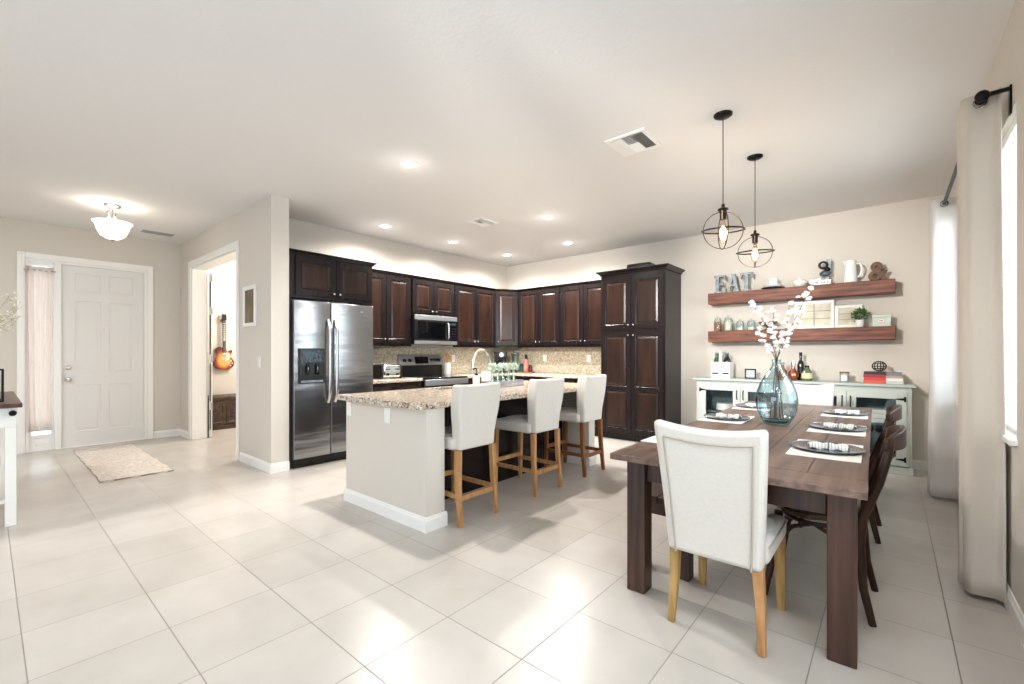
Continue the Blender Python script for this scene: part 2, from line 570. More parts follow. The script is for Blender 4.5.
struct('baseboard_middle', b, WHITE, smooth=False)
b = MB(); base_profile(b, (XD, DY1 + 0.08), (XD, YC), (1, 0)); base_profile(b, (XD, -4.2), (XD, DY0 - 0.08), (1, 0))
struct('baseboard_left', b, WHITE, smooth=False)
b = MB(); base_profile(b, (-8.97, YC + 0.19), (-8.97, 5.4), (1, 0)); struct('baseboard_study', b, WHITE, smooth=False)

# casing round the entry
t = MB()
cw = 0.075
t.box(XD, XD + 0.02, DY0 - cw, DY0, 0, DZ + cw)
t.box(XD, XD + 0.02, DY1, DY1 + cw, 0, DZ + cw)
t.box(XD, XD + 0.02, DY0, DY1, DZ, DZ + cw)
t.box(XD - 0.15, XD, DY0, DY0 + 0.03, 0, DZ)
t.box(XD - 0.15, XD, DY1 - 0.03, DY1, 0, DZ)
t.box(XD - 0.15, XD, DY0 + 0.03, DY1 - 0.03, DZ - 0.03, DZ)
t.box(XD - 0.15, XD + 0.012, 0.61, 0.675, 0, DZ - 0.03)
t.box(XD - 0.15, XD + 0.004, 0.675, DY1 - 0.03, 0, 0.012)
t.box(XD - 0.15, XD - 0.09, DY0 + 0.03, 0.61, 0, 0.21)
struct('trim_1', t, WHITE, bevel=0.004)
# casing round the study doorway
t = MB()
for yy0, yy1 in ((YC - 0.02, YC), (YC + 0.19, YC + 0.21)):
    t.box(PX0 - 0.09, PX0, yy0, yy1, 0, PZ + 0.09)
    t.box(PX1, PX1 + 0.06, yy0, yy1, 0, PZ + 0.09)
    t.box(PX0, PX1, yy0, yy1, PZ, PZ + 0.09)
t.box(PX0, PX0 + 0.02, YC, YC + 0.19, 0, PZ)
t.box(PX1 - 0.02, PX1, YC, YC + 0.19, 0, PZ)
t.box(PX0 + 0.02, PX1 - 0.02, YC, YC + 0.19, PZ - 0.02, PZ)
struct('trim_2', t, WHITE, bevel=0.004)

def panel_slab(mb, w, h, panels, t=0.04, fr=0.012):
    """slab front at y=0 (faces -y), x 0..w, z 0..h with raised panels set in moulded recesses"""
    xs = sorted({0.0, w} | {p[0] for p in panels} | {p[1] for p in panels})
    zs = sorted({0.0, h} | {p[2] for p in panels} | {p[3] for p in panels})
    def inside(x, z):
        return any(p[0] < x < p[1] and p[2] < z < p[3] for p in panels)
    for i in range(len(xs) - 1):
        for j in range(len(zs) - 1):
            if not inside((xs[i] + xs[i + 1]) / 2, (zs[j] + zs[j + 1]) / 2):
                mb.add([(xs[i], 0, zs[j]), (xs[i + 1], 0, zs[j]), (xs[i + 1], 0, zs[j + 1]), (xs[i], 0, zs[j + 1])], [(0, 1, 2, 3)])
    mb.add([(0, 0, 0), (w, 0, 0), (w, 0, h), (0, 0, h), (0, t, 0), (w, t, 0), (w, t, h), (0, t, h)],
           [(0, 4, 5, 1), (1, 5, 6, 2), (2, 6, 7, 3), (3, 7, 4, 0), (4, 7, 6, 5)])
    c0 = mb.cur
    for (a, b_, c, d) in panels:
        steps = [(0, 0), (fr * 0.7, 0.008), (fr * 1.5, 0.009), (fr * 3.4, 0.001)]
        rings = [[(a + o, y, c + o), (b_ - o, y, c + o), (b_ - o, y, d - o), (a + o, y, d - o)] for o, y in steps]
        mb.ring(rings[:2], caps=False)
        mb.ring(rings[1:3], caps=False)
        mb.cur = 1 if c0 == 0 and getattr(mb, 'two', False) else c0
        mb.ring(rings[2:], caps=False)
        mb.add(rings[-1], [(0, 1, 2, 3)])
        mb.cur = c0

R90 = Matrix.Rotation(pi / 2, 4, 'Z')
# entry door
d1 = thing('door_1', None, None, (XD - 0.035, 0.680, 0.012), pi / 2); d1['kind'] = 'structure'
mb = MB()
pw = [(0.13, 0.40), (0.49, 0.76)]
ps = []
for a, b_ in pw:
    ps += [(a, b_, 0.20, 0.84), (a, b_, 1.02, 2.0), (a, b_, 2.12, 2.38)]
panel_slab(mb, 0.888, 2.477, ps, 0.045)
struct('door_slab', mb, DOORW, d1)
k = MB(); k.lathe([(0.03, 0), (0.03, 0.008), (0.012, 0.012), (0.012, 0.035), (0.028, 0.045), (0.030, 0.06), (0.02, 0.072), (0, 0.074)], n=16)
k.v = [(x + 0.065, -z, y + 0.92) for x, y, z in k.v]
struct('door_knob', k, NICKEL, d1)
k = MB(); k.lathe([(0.032, 0), (0.032, 0.015), (0.024, 0.02), (0, 0.021)], n=16)
k.v = [(x + 0.065, -z, y + 1.08) for x, y, z in k.v]
struct('deadbolt', k, NICKEL, d1)
k = MB(); k.cyl((0.44, -0.006, 1.62), (0.44, 0.0, 1.62), 0.008, n=10)
struct('peephole', k, NICKEL, d1)
# sidelight
s1 = thing('window_1', None, None, (XD - 0.05, 0.37, 0)); s1['kind'] = 'structure'
mb = MB(); mb.M = Matrix.Rotation(pi / 2, 4, 'Z')
panel_slab(mb, 0.24, 0.21, [(0.04, 0.20, 0.045, 0.17)], 0.04)
mb.M = Matrix.Identity(4)
mb.box(-0.04, 0, 0, 0.03, 0.21, 2.49); mb.box(-0.04, 0, 0.21, 0.24, 0.21, 2.49); mb.box(-0.04, 0, 0.03, 0.21, 2.44, 2.49)
struct('window_frame', mb, WHITE, s1)
struct('window_pane', MB().box(-0.024, -0.018, 0.03, 0.21, 0.21, 2.44), PANE, s1)

# study door leaf folded back beside the doorway
d2 = thing('door_2', None, None, (PX0 + 0.045, YC + 0.25, 0.01), radians(163)); d2['kind'] = 'structure'
mb = MB()
ps = []
for a, b_ in ((0.12, 0.37), (0.45, 0.70)):
    ps += [(a, b_, 0.20, 0.84), (a, b_, 1.02, 2.0), (a, b_, 2.12, 2.38)]
panel_slab(mb, 0.82, 2.50, ps, 0.035)
struct('door_slab', mb, DOORW, d2)
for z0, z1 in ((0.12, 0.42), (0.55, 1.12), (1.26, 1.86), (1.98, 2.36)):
    struct('gap_shade_strip', MB().box(-0.010, -0.001, 0.010, 0.026, z0, z1), mat('gap_shade_grey', (84, 78, 72), 0.6), d2)  # dark strips stand in for the shaded gap between leaf and jamb
for z in (0.48, 1.19, 1.92, 2.42):
    struct('door_hinge', MB().cyl((-0.012, -0.006, z - 0.05), (-0.012, -0.006, z + 0.05), 0.009, n=10), NICKEL, d2)

# window in the right wall: frame, panes, sill
def window_unit(name, y0, y1):
    r = thing(name, None, None, (XC, y0, WZ0)); r['kind'] = 'structure'
    L_, Hh = y1 - y0, WZ1 - WZ0
    m_ = MB()
    m_.box(0.09, 0.13, 0, 0.05, 0, Hh); m_.box(0.09, 0.13, L_ - 0.05, L_, 0, Hh)
    m_.box(0.09, 0.135, 0.05, L_ - 0.05, 0.0, 0.06); m_.box(0.09, 0.13, 0.05, L_ - 0.05, Hh - 0.05, Hh)
    m_.box(0.09, 0.13, L_ / 2 - 0.03, L_ / 2 + 0.03, 0.05, Hh - 0.05)
    struct('window_frame', m_, WHITE, r)
    for a, b_ in ((0.05, L_ / 2 - 0.03), (L_ / 2 + 0.03, L_ - 0.05)):
        struct('window_pane', MB().box(0.108, 0.112, a, b_, 0.05, Hh - 0.05), PANE, r)
    struct('window_sill', MB().box(-0.03, 0.10, -0.03, L_ + 0.03, -0.012, 0.016), WHITE, r, bevel=0.004)
    return r
window_unit('window_2', WY0, WY1)
window_unit('window_added', VY0, VY1)  # out of view, added to let in light from the right
# ================================================================ kitchen
def knob(parent, x, z, y=-0.02, m=None):
    k = MB(); k.lathe([(0.006, 0), (0.005, 0.012), (0.012, 0.016), (0.014, 0.022), (0.010, 0.028), (0, 0.030)], n=12)
    k.v = [(x + a, y - c, z + b_) for a, b_, c in k.v]
    return k.build('knob', m or NICKEL, parent)

def cab_door(parent, x0, x1, z0, z1, name='door', knob_at=None, split=None, mats=None, th=0.02, marg=0.062):
    """a raised-panel leaf in front of y=0, leaf faces -y"""
    mb = MB(); mb.two = True
    mb.M = Matrix.Translation((x0, -th, z0))
    w_, h_ = x1 - x0, z1 - z0
    if split:
        ps = [(marg, w_ - marg, marg, split - marg / 2 - z0), (marg, w_ - marg, split + marg / 2 - z0, h_ - marg)]
    else:
        ps = [(marg, w_ - marg, marg, h_ - marg)]
    panel_slab(mb, w_, h_, ps, th, 0.013)
    o = mb.build(name, mats or [ESP, ESP_PANEL], parent, angle=20)
    if knob_at:
        knob(o, knob_at[0], knob_at[1], -th)
    return o

def crown(mb, x0, x1, d, z, out=0.05, h=0.05, ends=(True, True), back=0.0):
    a, b_ = (out if ends[0] else 0), (out if ends[1] else 0)
    r = []
    for o, zz in ((0.0, z), (0.012, z), (0.02, z + h * 0.35), (1.0, z + h * 0.8), (1.0, z + h)):
        f = o if o < 0.5 else 1.0
        oo = (out * f) if o >= 0.5 else o
        ka, kb = (oo if ends[0] else 0), (oo if ends[1] else 0)
        r.append([(x0 - ka, -oo, zz), (x1 + kb, -oo, zz), (x1 + kb, d, zz), (x0 - ka, d, zz)])
    mb.ring(r)

def cabinet(name, label, loc, rz, w_, d, z0, z1, doors, crn=None, toe=0.0, group=None, drawers=(), marg=0.062, cat='cabinet', ends=(False, False)):
    t = thing(name, label, cat, loc, rz, group)
    b = MB()
    b.box(0, w_, 0, d, z0 + toe, z1)
    if toe:
        b.box(0.0, w_, 0.06, d, z0, z0 + toe)
    b.build('body', ESP, t, bevel=0.002, seg=1)
    if crn:
        c = MB(); crown(c, 0, w_, d, z1, crn, crn, ends); c.build('crown_moulding', ESP, t, smooth=False)
    for dd in doors:
        cab_door(t, *dd[:4], knob_at=dd[4], split=dd[5] if len(dd) > 5 else None, marg=marg)
    for dd in drawers:
        cab_door(t, *dd[:4], name='drawer', knob_at=dd[4], marg=0.035)
    return t

XF = -5.40      # upper cabinet face on the kitchen wall

def wcab(label, y0, y1, z0, z1, leaves, xf=XF, ends=(False, False), zk=0.07, crn=0.035):
    t = thing('wall_cabinet', label, 'cabinet', (xf, y0, z0), pi / 2, 'dark wall cabinets of the kitchen')
    d = xf - XA - 0.002
    b = MB(); b.box(0, y1 - y0, 0, d, 0, z1 - z0)
    b.box(0, y1 - y0, -0.012, 0.02, -0.03, 0.0)
    b.build('body', ESP, t, bevel=0.002, seg=1)
    c = MB(); crown(c, 0, y1 - y0, d, z1 - z0, crn, crn, ends); c.build('crown_moulding', ESP, t, smooth=False)
    for a, b_, kx in leaves:
        cab_door(t, a - y0, b_ - y0, 0.012, z1 - z0 - 0.015, knob_at=(kx - y0, zk))
    return t
t = wcab('dark two-door cabinet mounted over the steel refrigerator, deepest of the row', 2.213, 3.345, 1.955, 2.425, [(2.33, 2.825, 2.79), (2.835, 3.33, 2.87)], xf=-5.12, ends=(False, True), zk=0.05, crn=0.045)
t = wcab('tall dark two-door cabinet between the refrigerator and the microwave', 3.348, 4.195, 1.42, 2.42, [(3.36, 3.745, 3.715), (3.755, 4.175, 3.785)])
t = wcab('short dark two-door cabinet right above the microwave', 4.198, 5.062, 1.885, 2.42, [(4.215, 4.62, 4.585), (4.63, 5.045, 4.665)], zk=0.05)
t = wcab('tall dark two-door cabinet between the microwave and the corner cabinet', 5.065, 6.085, 1.42, 2.42, [(5.085, 5.565, 5.53), (5.575, 6.07, 5.61)])
# corner unit on the diagonal
t = thing('corner_cabinet', 'diagonal single-door cabinet in the kitchen corner above the coffee maker', 'cabinet', (0, 0, 1.42), 0, 'dark wall cabinets of the kitchen')
poly = [(XA + 0.002, 6.088), (XF, 6.088), (-5.165, 6.46), (-5.165, YB - 0.002), (XA + 0.002, YB - 0.002)]
b = MB(); b.prism(poly, 0, 1.0, 'z'); b.build('body', ESP, t, bevel=0.002, seg=1)
out = [(XA + 0.002, 6.088), (XF + 0.035, 6.088), (-5.165, 6.46 - 0.04), (-5.165, YB - 0.002), (XA + 0.002, YB - 0.002)]
b = MB(); b.ring([[(x, y, 1.0) for x, y in poly], [(x, y, 1.035) for x, y in out]]); b.build('crown_moulding', ESP, t, smooth=False)
A_, B_ = Vector((XF, 6.088, 0)), Vector((-5.165, 6.46, 0))
dl = (B_ - A_).length; an = math.atan2(B_.y - A_.y, B_.x - A_.x)
mb = MB(); mb.two = True
mb.M = Matrix.Translation(A_ + Vector((0, 0, 0.012))) @ Matrix.Rotation(an, 4, 'Z') @ Matrix.Translation((0.012, -0.02, 0))
panel_slab(mb, dl - 0.024, 0.973, [(0.062, dl - 0.086, 0.062, 0.911)], 0.02, 0.013)
cd = mb.build('door', [ESP, ESP_PANEL], t, angle=20)
k = MB(); k.ball(mb.M @ Vector((0.035, -0.02, 0.07)), 0.013); k.build('knob', NICKEL, cd)

def wcab_b(label, x0, x1, leaves):
    t = thing('wall_cabinet', label, 'cabinet', (x0, 6.46, 1.42), 0, 'dark wall cabinets of the kitchen')
    b = MB(); b.box(0, x1 - x0, 0, YB - 6.462, 0, 1.0); b.box(0, x1 - x0, -0.012, 0.02, -0.03, 0.0)
    b.build('body', ESP, t, bevel=0.002, seg=1)
    c = MB(); crown(c, 0, x1 - x0, YB - 6.462, 1.0, 0.035, 0.035, (False, False)); c.build('crown_moulding', ESP, t, smooth=False)
    for a, b_, kx in leaves:
        cab_door(t, a - x0, b_ - x0, 0.012, 0.985, knob_at=(kx - x0, 0.07))
wcab_b('tall dark two-door cabinet just right of the diagonal corner cabinet', -5.16, -4.235, [(-5.14, -4.70, -4.735), (-4.69, -4.255, -4.655)])
wcab_b('tall dark two-door cabinet touching the pantry on its left side', -4.232, -3.338, [(-4.215, -3.79, -3.825), (-3.78, -3.35, -3.745)])

# pantry
t = thing('pantry_cabinet', 'floor-to-top dark wood pantry with paired raised-panel doors beside the shelves', 'cabinet', (-3.33, 6.19, 0))
b = MB(); b.box(0, 0.985, 0, 0.618, 0.10, 2.458); b.box(0, 0.985, 0.06, 0.618, 0, 0.10)
b.build('body', ESP, t, bevel=0.003, seg=1)
c = MB(); crown(c, 0, 0.985, 0.618, 2.458, 0.06, 0.06, (True, True)); c.build('crown_moulding', ESP, t, smooth=False)
for a, b_, kx in ((0.02, 0.487, 0.455), (0.497, 0.965, 0.53)):
    cab_door(t, a, b_, 1.645, 2.41, knob_at=(kx, 1.70))
    cab_door(t, a, b_, 0.125, 1.605, knob_at=(kx, 1.55), split=0.77 )
single('storage_box', MB().box(0, 0.36, 0, 0.22, 0, 0.075).box(0.01, 0.35, -0.004, 0.224, 0.075, 0.095), BLACKP,
       'flat black box lying on top of the tall pantry', 'box', (-2.98, 6.33, 2.519), 0.03, bevel=0.004)

# base cabinets and counter
def bcab(label, loc, rz, w_, n, d=0.60):
    t = thing('base_cabinet', label, 'cabinet', loc, rz, 'dark base cabinets under the counters')
    b = MB(); b.box(0, w_, 0, d, 0.10, 0.884); b.box(0, w_, 0.06, d, 0, 0.10); b.build('body', ESP, t, bevel=0.002, seg=1)
    ww = w_ / n
    for i in range(n):
        a, b_ = i * ww + 0.008, (i + 1) * ww - 0.008
        cab_door(t, a, b_, 0.715, 0.872, name='drawer', knob_at=((b_ - a) / 2 + a, 0.08), marg=0.03)
        cab_door(t, a, b_, 0.115, 0.70, knob_at=(b_ - 0.035 if i % 2 == 0 else a + 0.035, 0.54), marg=0.055)
bcab('dark base cabinet beside the refrigerator, under the toaster', (-5.12, 3.26, 0), pi / 2, 0.90, 2)
bcab('dark base cabinet right of the stove, under the utensil crock', (-5.12, 5.055, 0), pi / 2, 1.10, 2)
bcab('dark base cabinet under the counter beside the pantry', (-5.105, 6.205, 0), 0, 1.765, 4)
def slab_edge(mb, poly, z0, z1):
    mb.prism(poly, z0, z1, 'z')
c = MB(); slab_edge(c, [(XA + 0.003, 3.255), (-5.085, 3.255), (-5.085, 4.165), (XA + 0.003, 4.165)], 0.888, 0.93)
single('countertop', c, GRANITE, 'short speckled granite counter between refrigerator and stove', 'countertop', bevel=0.008, group=None)
c = MB(); slab_edge(c, [(XA + 0.003, 5.055), (-5.085, 5.055), (-5.085, 6.17), (-3.336, 6.17), (-3.336, YB - 0.003), (XA + 0.003, YB - 0.003)], 0.888, 0.93)
single('countertop', c, GRANITE, 'L-shaped speckled granite counter running from the stove to the pantry', 'countertop', bevel=0.008)
c = MB(); c.box(XA + 0.001, XA + 0.010, 3.255, YB - 0.012, 0.932, 1.386)
c.box(XA + 0.010, -3.336, YB - 0.012, YB - 0.002, 0.932, 1.386)
struct('trim_3', c, MOSAIC, smooth=False)

# refrigerator (side by side), local x along +Y, front at y=0
t = thing('refrigerator', 'stainless side-by-side refrigerator with black ice and water dispenser', 'refrigerator', (-4.99, 2.225, 0), pi / 2)
b = MB(); b.box(0.0, 1.02, 0.02, 0.70, 0.02, 1.885); b.build('body', mat('fridge_side', (44, 46, 48), 0.4), t, bevel=0.004)
b = MB(); b.box(0.02, 1.00, 0.0, 0.03, 0.02, 0.105)
for i in range(14):
    b.box(0.06 + i * 0.064, 0.11 + i * 0.064, -0.004, 0.0, 0.045, 0.07)
b.build('kick_grille', BLACKP, t)
def bowed(mb, x0, x1, z0, z1, bow=0.014, y=-0.05, yb=0.012):
    n = 12
    rings = []
    for z in (z0, z1):
        fr = [(x0 + (x1 - x0) * i / n, y - bow * (1 - (2 * i / n - 1) ** 2), z) for i in range(n + 1)]
        rings.append(fr + [(x1, yb, z), (x0, yb, z)])
    mb.ring(rings)
fz = MB(); bowed(fz, 0.012, 0.44, 0.115, 1.88); fd = fz.build('freezer_door', STEEL, t, bevel=0.004, angle=25)
rf = MB(); bowed(rf, 0.452, 1.015, 0.115, 1.88); rd = rf.build('fridge_door', STEEL, t, bevel=0.004, angle=25)
dsp = MB(); dsp.box(0.055, 0.36, -0.074, -0.05, 0.95, 1.345); do = dsp.build('dispenser', BLACKP, fd, bevel=0.006)
dp = MB(); dp.box(0.08, 0.335, -0.077, -0.073, 1.19, 1.32); dp.build('control_panel', mat('panel_blue', (52, 70, 84), 0.2, rgb2=(22, 28, 34), nscale=(60, 60, 30)), do)
dp = MB()
dp.box(0.08, 0.335, -0.078, -0.073, 0.962, 0.985); dp.build('drip_tray', GALV, do)
for xx in (0.15, 0.26):
    q = MB(); q.tube([(xx, -0.078, 1.17), (xx, -0.095, 1.12), (xx, -0.085, 1.05)], 0.017, 10); q.build('dispenser_lever', BLACKG, do)
for xx, par in ((0.405, fd), (0.492, rd)):
    h_ = MB(); pts = []
    for i in range(17):
        u = i / 16
        pts.append((xx, -0.062 - 0.05 * min(1, sin(pi * u) * 2.2) ** 0.6, 0.72 + 0.96 * u))
    h_.tube(pts, 0.017, 10); h_.build('door_handle', NICKEL, par)
bd = MB(); bd.box(0.80, 0.86, -0.0625, -0.05, 1.79, 1.805); bd.build('badge', GALV, rd)

# microwave
t = thing('microwave', 'stainless over-the-range microwave with dark glass door', 'microwave', (-5.33, 4.20, 1.425), pi / 2)
b = MB(); b.box(0, 0.86, 0.0, 0.38, 0.0, 0.445); b.build('body', BLACKP, t, bevel=0.004)
b = MB(); b.box(0.0, 0.86, -0.02, 0.0, 0.375, 0.445); b.build('vent_strip', STEELP, t, bevel=0.004)
b = MB(); b.box(0.0, 0.86, -0.02, 0.0, 0.0, 0.055); b.build('lower_trim', STEELP, t, bevel=0.004)
b = MB(); b.box(0.01, 0.665, -0.022, 0.0, 0.058, 0.372); dd = b.build('door', BLACKP, t, bevel=0.006)
b = MB(); b.box(0.055, 0.61, -0.026, -0.021, 0.09, 0.34); b.build('door_window', BLACKG, dd)
b = MB(); b.box(0.675, 0.85, -0.02, 0.0, 0.058, 0.372)
ko = b.build('control_panel', BLACKG, t, bevel=0.003)
for i in range(5):
    for j in range(3):
        q = MB().box(0.70 + j * 0.048, 0.735 + j * 0.048, -0.023, -0.02, 0.08 + i * 0.04, 0.105 + i * 0.04); q.build('key', BLACKP, ko)
q = MB().box(0.70, 0.83, -0.023, -0.02, 0.31, 0.345); q.build('display', mat('display_teal', (34, 64, 70), 0.2), ko)
b = MB(); b.tube([(0.645, -0.03, 0.09), (0.645, -0.055, 0.11), (0.645, -0.055, 0.32), (0.645, -0.03, 0.34)], 0.011, 10); b.build('door_handle', NICKEL, dd)

# range
t = thing('stove', 'black and stainless electric stove with raised control panel below the microwave', 'stove', (-5.07, 4.18, 0), pi / 2)
b = MB(); b.box(0, 0.86, 0.0, 0.64, 0.03, 0.905); b.build('body', BLACKP, t, bevel=0.003)
b = MB(); b.box(-0.002, 0.862, -0.025, 0.59, 0.906, 0.93); ck = b.build('cooktop', BLACKG, t, bevel=0.006)
for (cx_, cy_, r_) in ((0.22, 0.14, 0.10), (0.64, 0.14, 0.085), (0.22, 0.42, 0.075), (0.64, 0.42, 0.10)):
    q = MB(); q.lathe([(r_, 0), (r_ + 0.004, 0), (r_ + 0.004, 0.0012), (r_, 0.0012)], (cx_, cy_, 0.9302), 32, close=True); q.build('burner_ring', mat('burner_grey', (70, 70, 72), 0.3), ck)
b = MB(); b.box(0.0, 0.86, 0.59, 0.655, 0.906, 1.12); b.build('backguard', BLACKP, t, bevel=0.004)
b = MB(); b.prism([(0.585, 1.10), (0.655, 1.10), (0.655, 1.265), (0.615, 1.265)], 0.0, 0.86, 'x'); pn = b.build('control_panel', STEELP, t, bevel=0.004)
b = MB(); b.prism([(0.575, 1.125), (0.60, 1.125), (0.62, 1.235), (0.598, 1.235)], 0.30, 0.56, 'x'); b.build('display', BLACKG, pn)
for x_ in (0.09, 0.19, 0.635, 0.705, 0.775):
    q = MB(); q.cyl((x_, 0.603, 1.18), (x_, 0.565, 1.174), 0.026, 0.022, 16); q.build('dial', BLACKP, pn)
b = MB(); b.box(0.01, 0.85, -0.045, 0.0, 0.30, 0.80); od = b.build('oven_door', BLACKG, t, bevel=0.006)
b = MB(); b.box(0.0, 0.86, -0.035, 0.0, 0.815, 0.90); b.build('front_trim', STEELP, t, bevel=0.004)
b = MB(); b.tube([(0.06, -0.05, 0.76), (0.06, -0.095, 0.76), (0.80, -0.095, 0.76), (0.80, -0.05, 0.76)], 0.014, 10); b.build('oven_handle', NICKEL, od)
b = MB(); b.box(0.01, 0.85, -0.04, 0.0, 0.08, 0.28); b.build('drawer', STEEL, t, bevel=0.006)

# toaster
t = thing('toaster', 'chrome four-slot toaster on the counter beside the refrigerator', 'toaster', (-5.44, 3.80, 0.931), radians(90))
b = MB(); b.box(-0.15, 0.15, -0.13, 0.15, 0.012, 0.20); b.build('body', CHROME, t, bevel=0.03, seg=4)
b = MB(); b.box(-0.185, -0.15, -0.13, 0.15, 0.0, 0.195); b.build('end_cap', BLACKP, t, bevel=0.02, seg=3)
b = MB(); b.box(0.15, 0.172, -0.13, 0.15, 0.0, 0.195); b.build('end_cap', BLACKP, t, bevel=0.01, seg=3)
for y_ in (-0.085, -0.015, 0.055, 0.115):
    MB().box(-0.12, 0.12, y_ - 0.012, y_ + 0.012, 0.185, 0.202).build('slot', BLACKP, t)
for x_ in (-0.08, 0.08):
    q = MB(); q.cyl((x_, -0.13, 0.06), (x_, -0.147, 0.06), 0.018, n=14); q.build('dial', BLACKP, t)
    q = MB(); q.box(x_ - 0.025, x_ + 0.025, -0.155, -0.13, 0.125, 0.14); q.build('lever', BLACKP, t, bevel=0.004)
# utensil crock
t = thing('utensil_crock', 'tall white crock of wooden spoons right of the stove', 'crock', (-5.62, 5.12, 0.931))
b = MB(); b.lathe([(0.055, 0), (0.062, 0.02), (0.06, 0.17), (0.064, 0.20), (0.054, 0.20), (0.05, 0.03), (0, 0.03)], n=20); b.build('pot', WCERAM, t)
for i, (dx, dy, L_) in enumerate(((0.02, -0.01, 0.34), (-0.02, 0.015, 0.36), (0.0, 0.03, 0.31))):
    q = MB(); q.tube([(dx * 0.5, dy * 0.5, 0.05), (dx * 2.0, dy * 2.0, L_ - 0.06)], 0.006, 8)
    q.ball((dx * 2.2, dy * 2.2, L_ - 0.03), 0.03, sz=(0.35, 1, 1.35)); q.build('wooden_spoon', HONEY, t)
# coffee maker and blender jar in the corner
t = thing('coffee_maker', 'black drip coffee maker in the counter corner under the diagonal cabinet', 'coffee maker', (-5.50, 6.36, 0.931), radians(48))
b = MB(); b.box(-0.11, 0.11, -0.13, 0.13, 0, 0.04); b.box(-0.11, 0.11, 0.03, 0.13, 0.04, 0.36); b.box(-0.11, 0.11, -0.13, 0.13, 0.27, 0.385)
b.build('body', BLACKP, t, bevel=0.012, seg=3)
b = MB(); b.lathe([(0.06, 0.045), (0.075, 0.08), (0.07, 0.17), (0.045, 0.22), (0.04, 0.225), (0, 0.225)], (0, -0.05, 0), 20); b.build('carafe', BLACKG, t)
b = MB(); b.cyl((0, -0.131, 0.33), (0, -0.138, 0.33), 0.045, n=20); b.build('badge_disc', NICKEL, t)
t = thing('blender', 'clear-jar blender standing right of the black coffee maker', 'blender', (-5.40, 6.66, 0.931), -1.2)
b = MB(); b.lathe([(0.085, 0), (0.085, 0.02), (0.065, 0.12), (0.055, 0.13), (0, 0.13)], n=20); b.build('motor_base', BLACKP, t)
b = MB(); b.lathe([(0.05, 0.132), (0.075, 0.34), (0.070, 0.34), (0.046, 0.137), (0, 0.137)], n=20); b.build('jar', GLASS, t)
b = MB(); b.lathe([(0.078, 0.34), (0.078, 0.365), (0.03, 0.37), (0.03, 0.385), (0, 0.385)], n=20); b.build('lid', GALV, t)
b = MB(); b.tube([(0.06, 0, 0.31), (0.12, 0, 0.30), (0.12, 0, 0.19), (0.055, 0, 0.17)], 0.01, 8); b.build('handle', BLACKP, t)
# tray of bottles by the outlet
t = thing('serving_tray', 'small dark tray of bottles on the back counter', 'tray', (-5.10, 6.62, 0.931), 0)
MB().box(-0.16, 0.16, -0.08, 0.08, 0, 0.018).build('base', HONEY_DARK, t, bevel=0.004)
def bottle(name, label, loc, prof, m, capm, capprof, cat='bottle', group=None, n=16):
    t = thing(name, label, cat, loc, 0, group)
    b = MB(); b.lathe(prof, n=n); b.build('body', m, t)
    b = MB(); b.lathe(capprof, n=n); b.build('cap', capm, t)
    return t
bottle('soap_bottle', 'pink bottle with dark stopper on the back counter tray', (-5.10, 6.62, 0.9495), [(0.045, 0), (0.05, 0.02), (0.05, 0.15), (0.02, 0.20), (0.018, 0.235), (0, 0.235)],
       mat('pink_glass', (206, 138, 120), 0.15, rgb2=(186, 110, 96), nscale=(20, 20, 20)), BLACKP, [(0.024, 0.236), (0.03, 0.26), (0.02, 0.29), (0.028, 0.31), (0, 0.32)])
bottle('spice_jar', 'small dark teal jar at the left end of the counter tray', (-5.20, 6.61, 0.9495), [(0.04, 0), (0.044, 0.01), (0.044, 0.10), (0.03, 0.12), (0, 0.12)],
       mat('teal_glass', (24, 72, 72), 0.12), BLACKP, [(0.034, 0.121), (0.034, 0.145), (0, 0.146)])
bottle('spice_jar', 'small dark red jar at the right end of the counter tray', (-5.005, 6.62, 0.9495), [(0.032, 0), (0.036, 0.01), (0.036, 0.08), (0.026, 0.10), (0, 0.10)],
       mat('ruby_glass', (84, 26, 36), 0.12), BLACKP, [(0.028, 0.101), (0.028, 0.12), (0, 0.121)])

# outlets and switches
def plate(name, label, cat, loc, rz, kind='outlet', w_=0.075, group=None):
    t = thing(name, label, cat, loc, rz, group)
    MB().box(-w_ / 2, w_ / 2, -0.006, 0, -0.06, 0.06).build('cover_plate', WCERAM, t, bevel=0.002)
    if kind == 'outlet':
        for z_ in (-0.024, 0.024):
            MB().box(-0.016, 0.016, -0.009, -0.006, z_ - 0.013, z_ + 0.013).build('socket', WCERAM, t, bevel=0.002)
    else:
        MB().box(-0.016, 0.016, -0.010, -0.006, -0.032, 0.032).build('rocker', WCERAM, t, bevel=0.002)
    return t
plate('wall_outlet', 'white outlet on the mosaic right of the utensil crock', 'outlet', (XA + 0.0105, 5.36, 1.20), pi / 2)
plate('wall_outlet', 'white outlet on the mosaic just right of the pink bottle', 'outlet', (-4.80, YB - 0.0125, 1.20), 0)
plate('wall_outlet', 'white outlet on the mosaic closest to the pantry', 'outlet', (-3.89, YB - 0.0125, 1.20), 0)
plate('light_switch', 'white rocker switch on the beige wall under the small framed picture', 'switch', (-5.31, YC - 0.0005, 1.19), 0, 'switch')

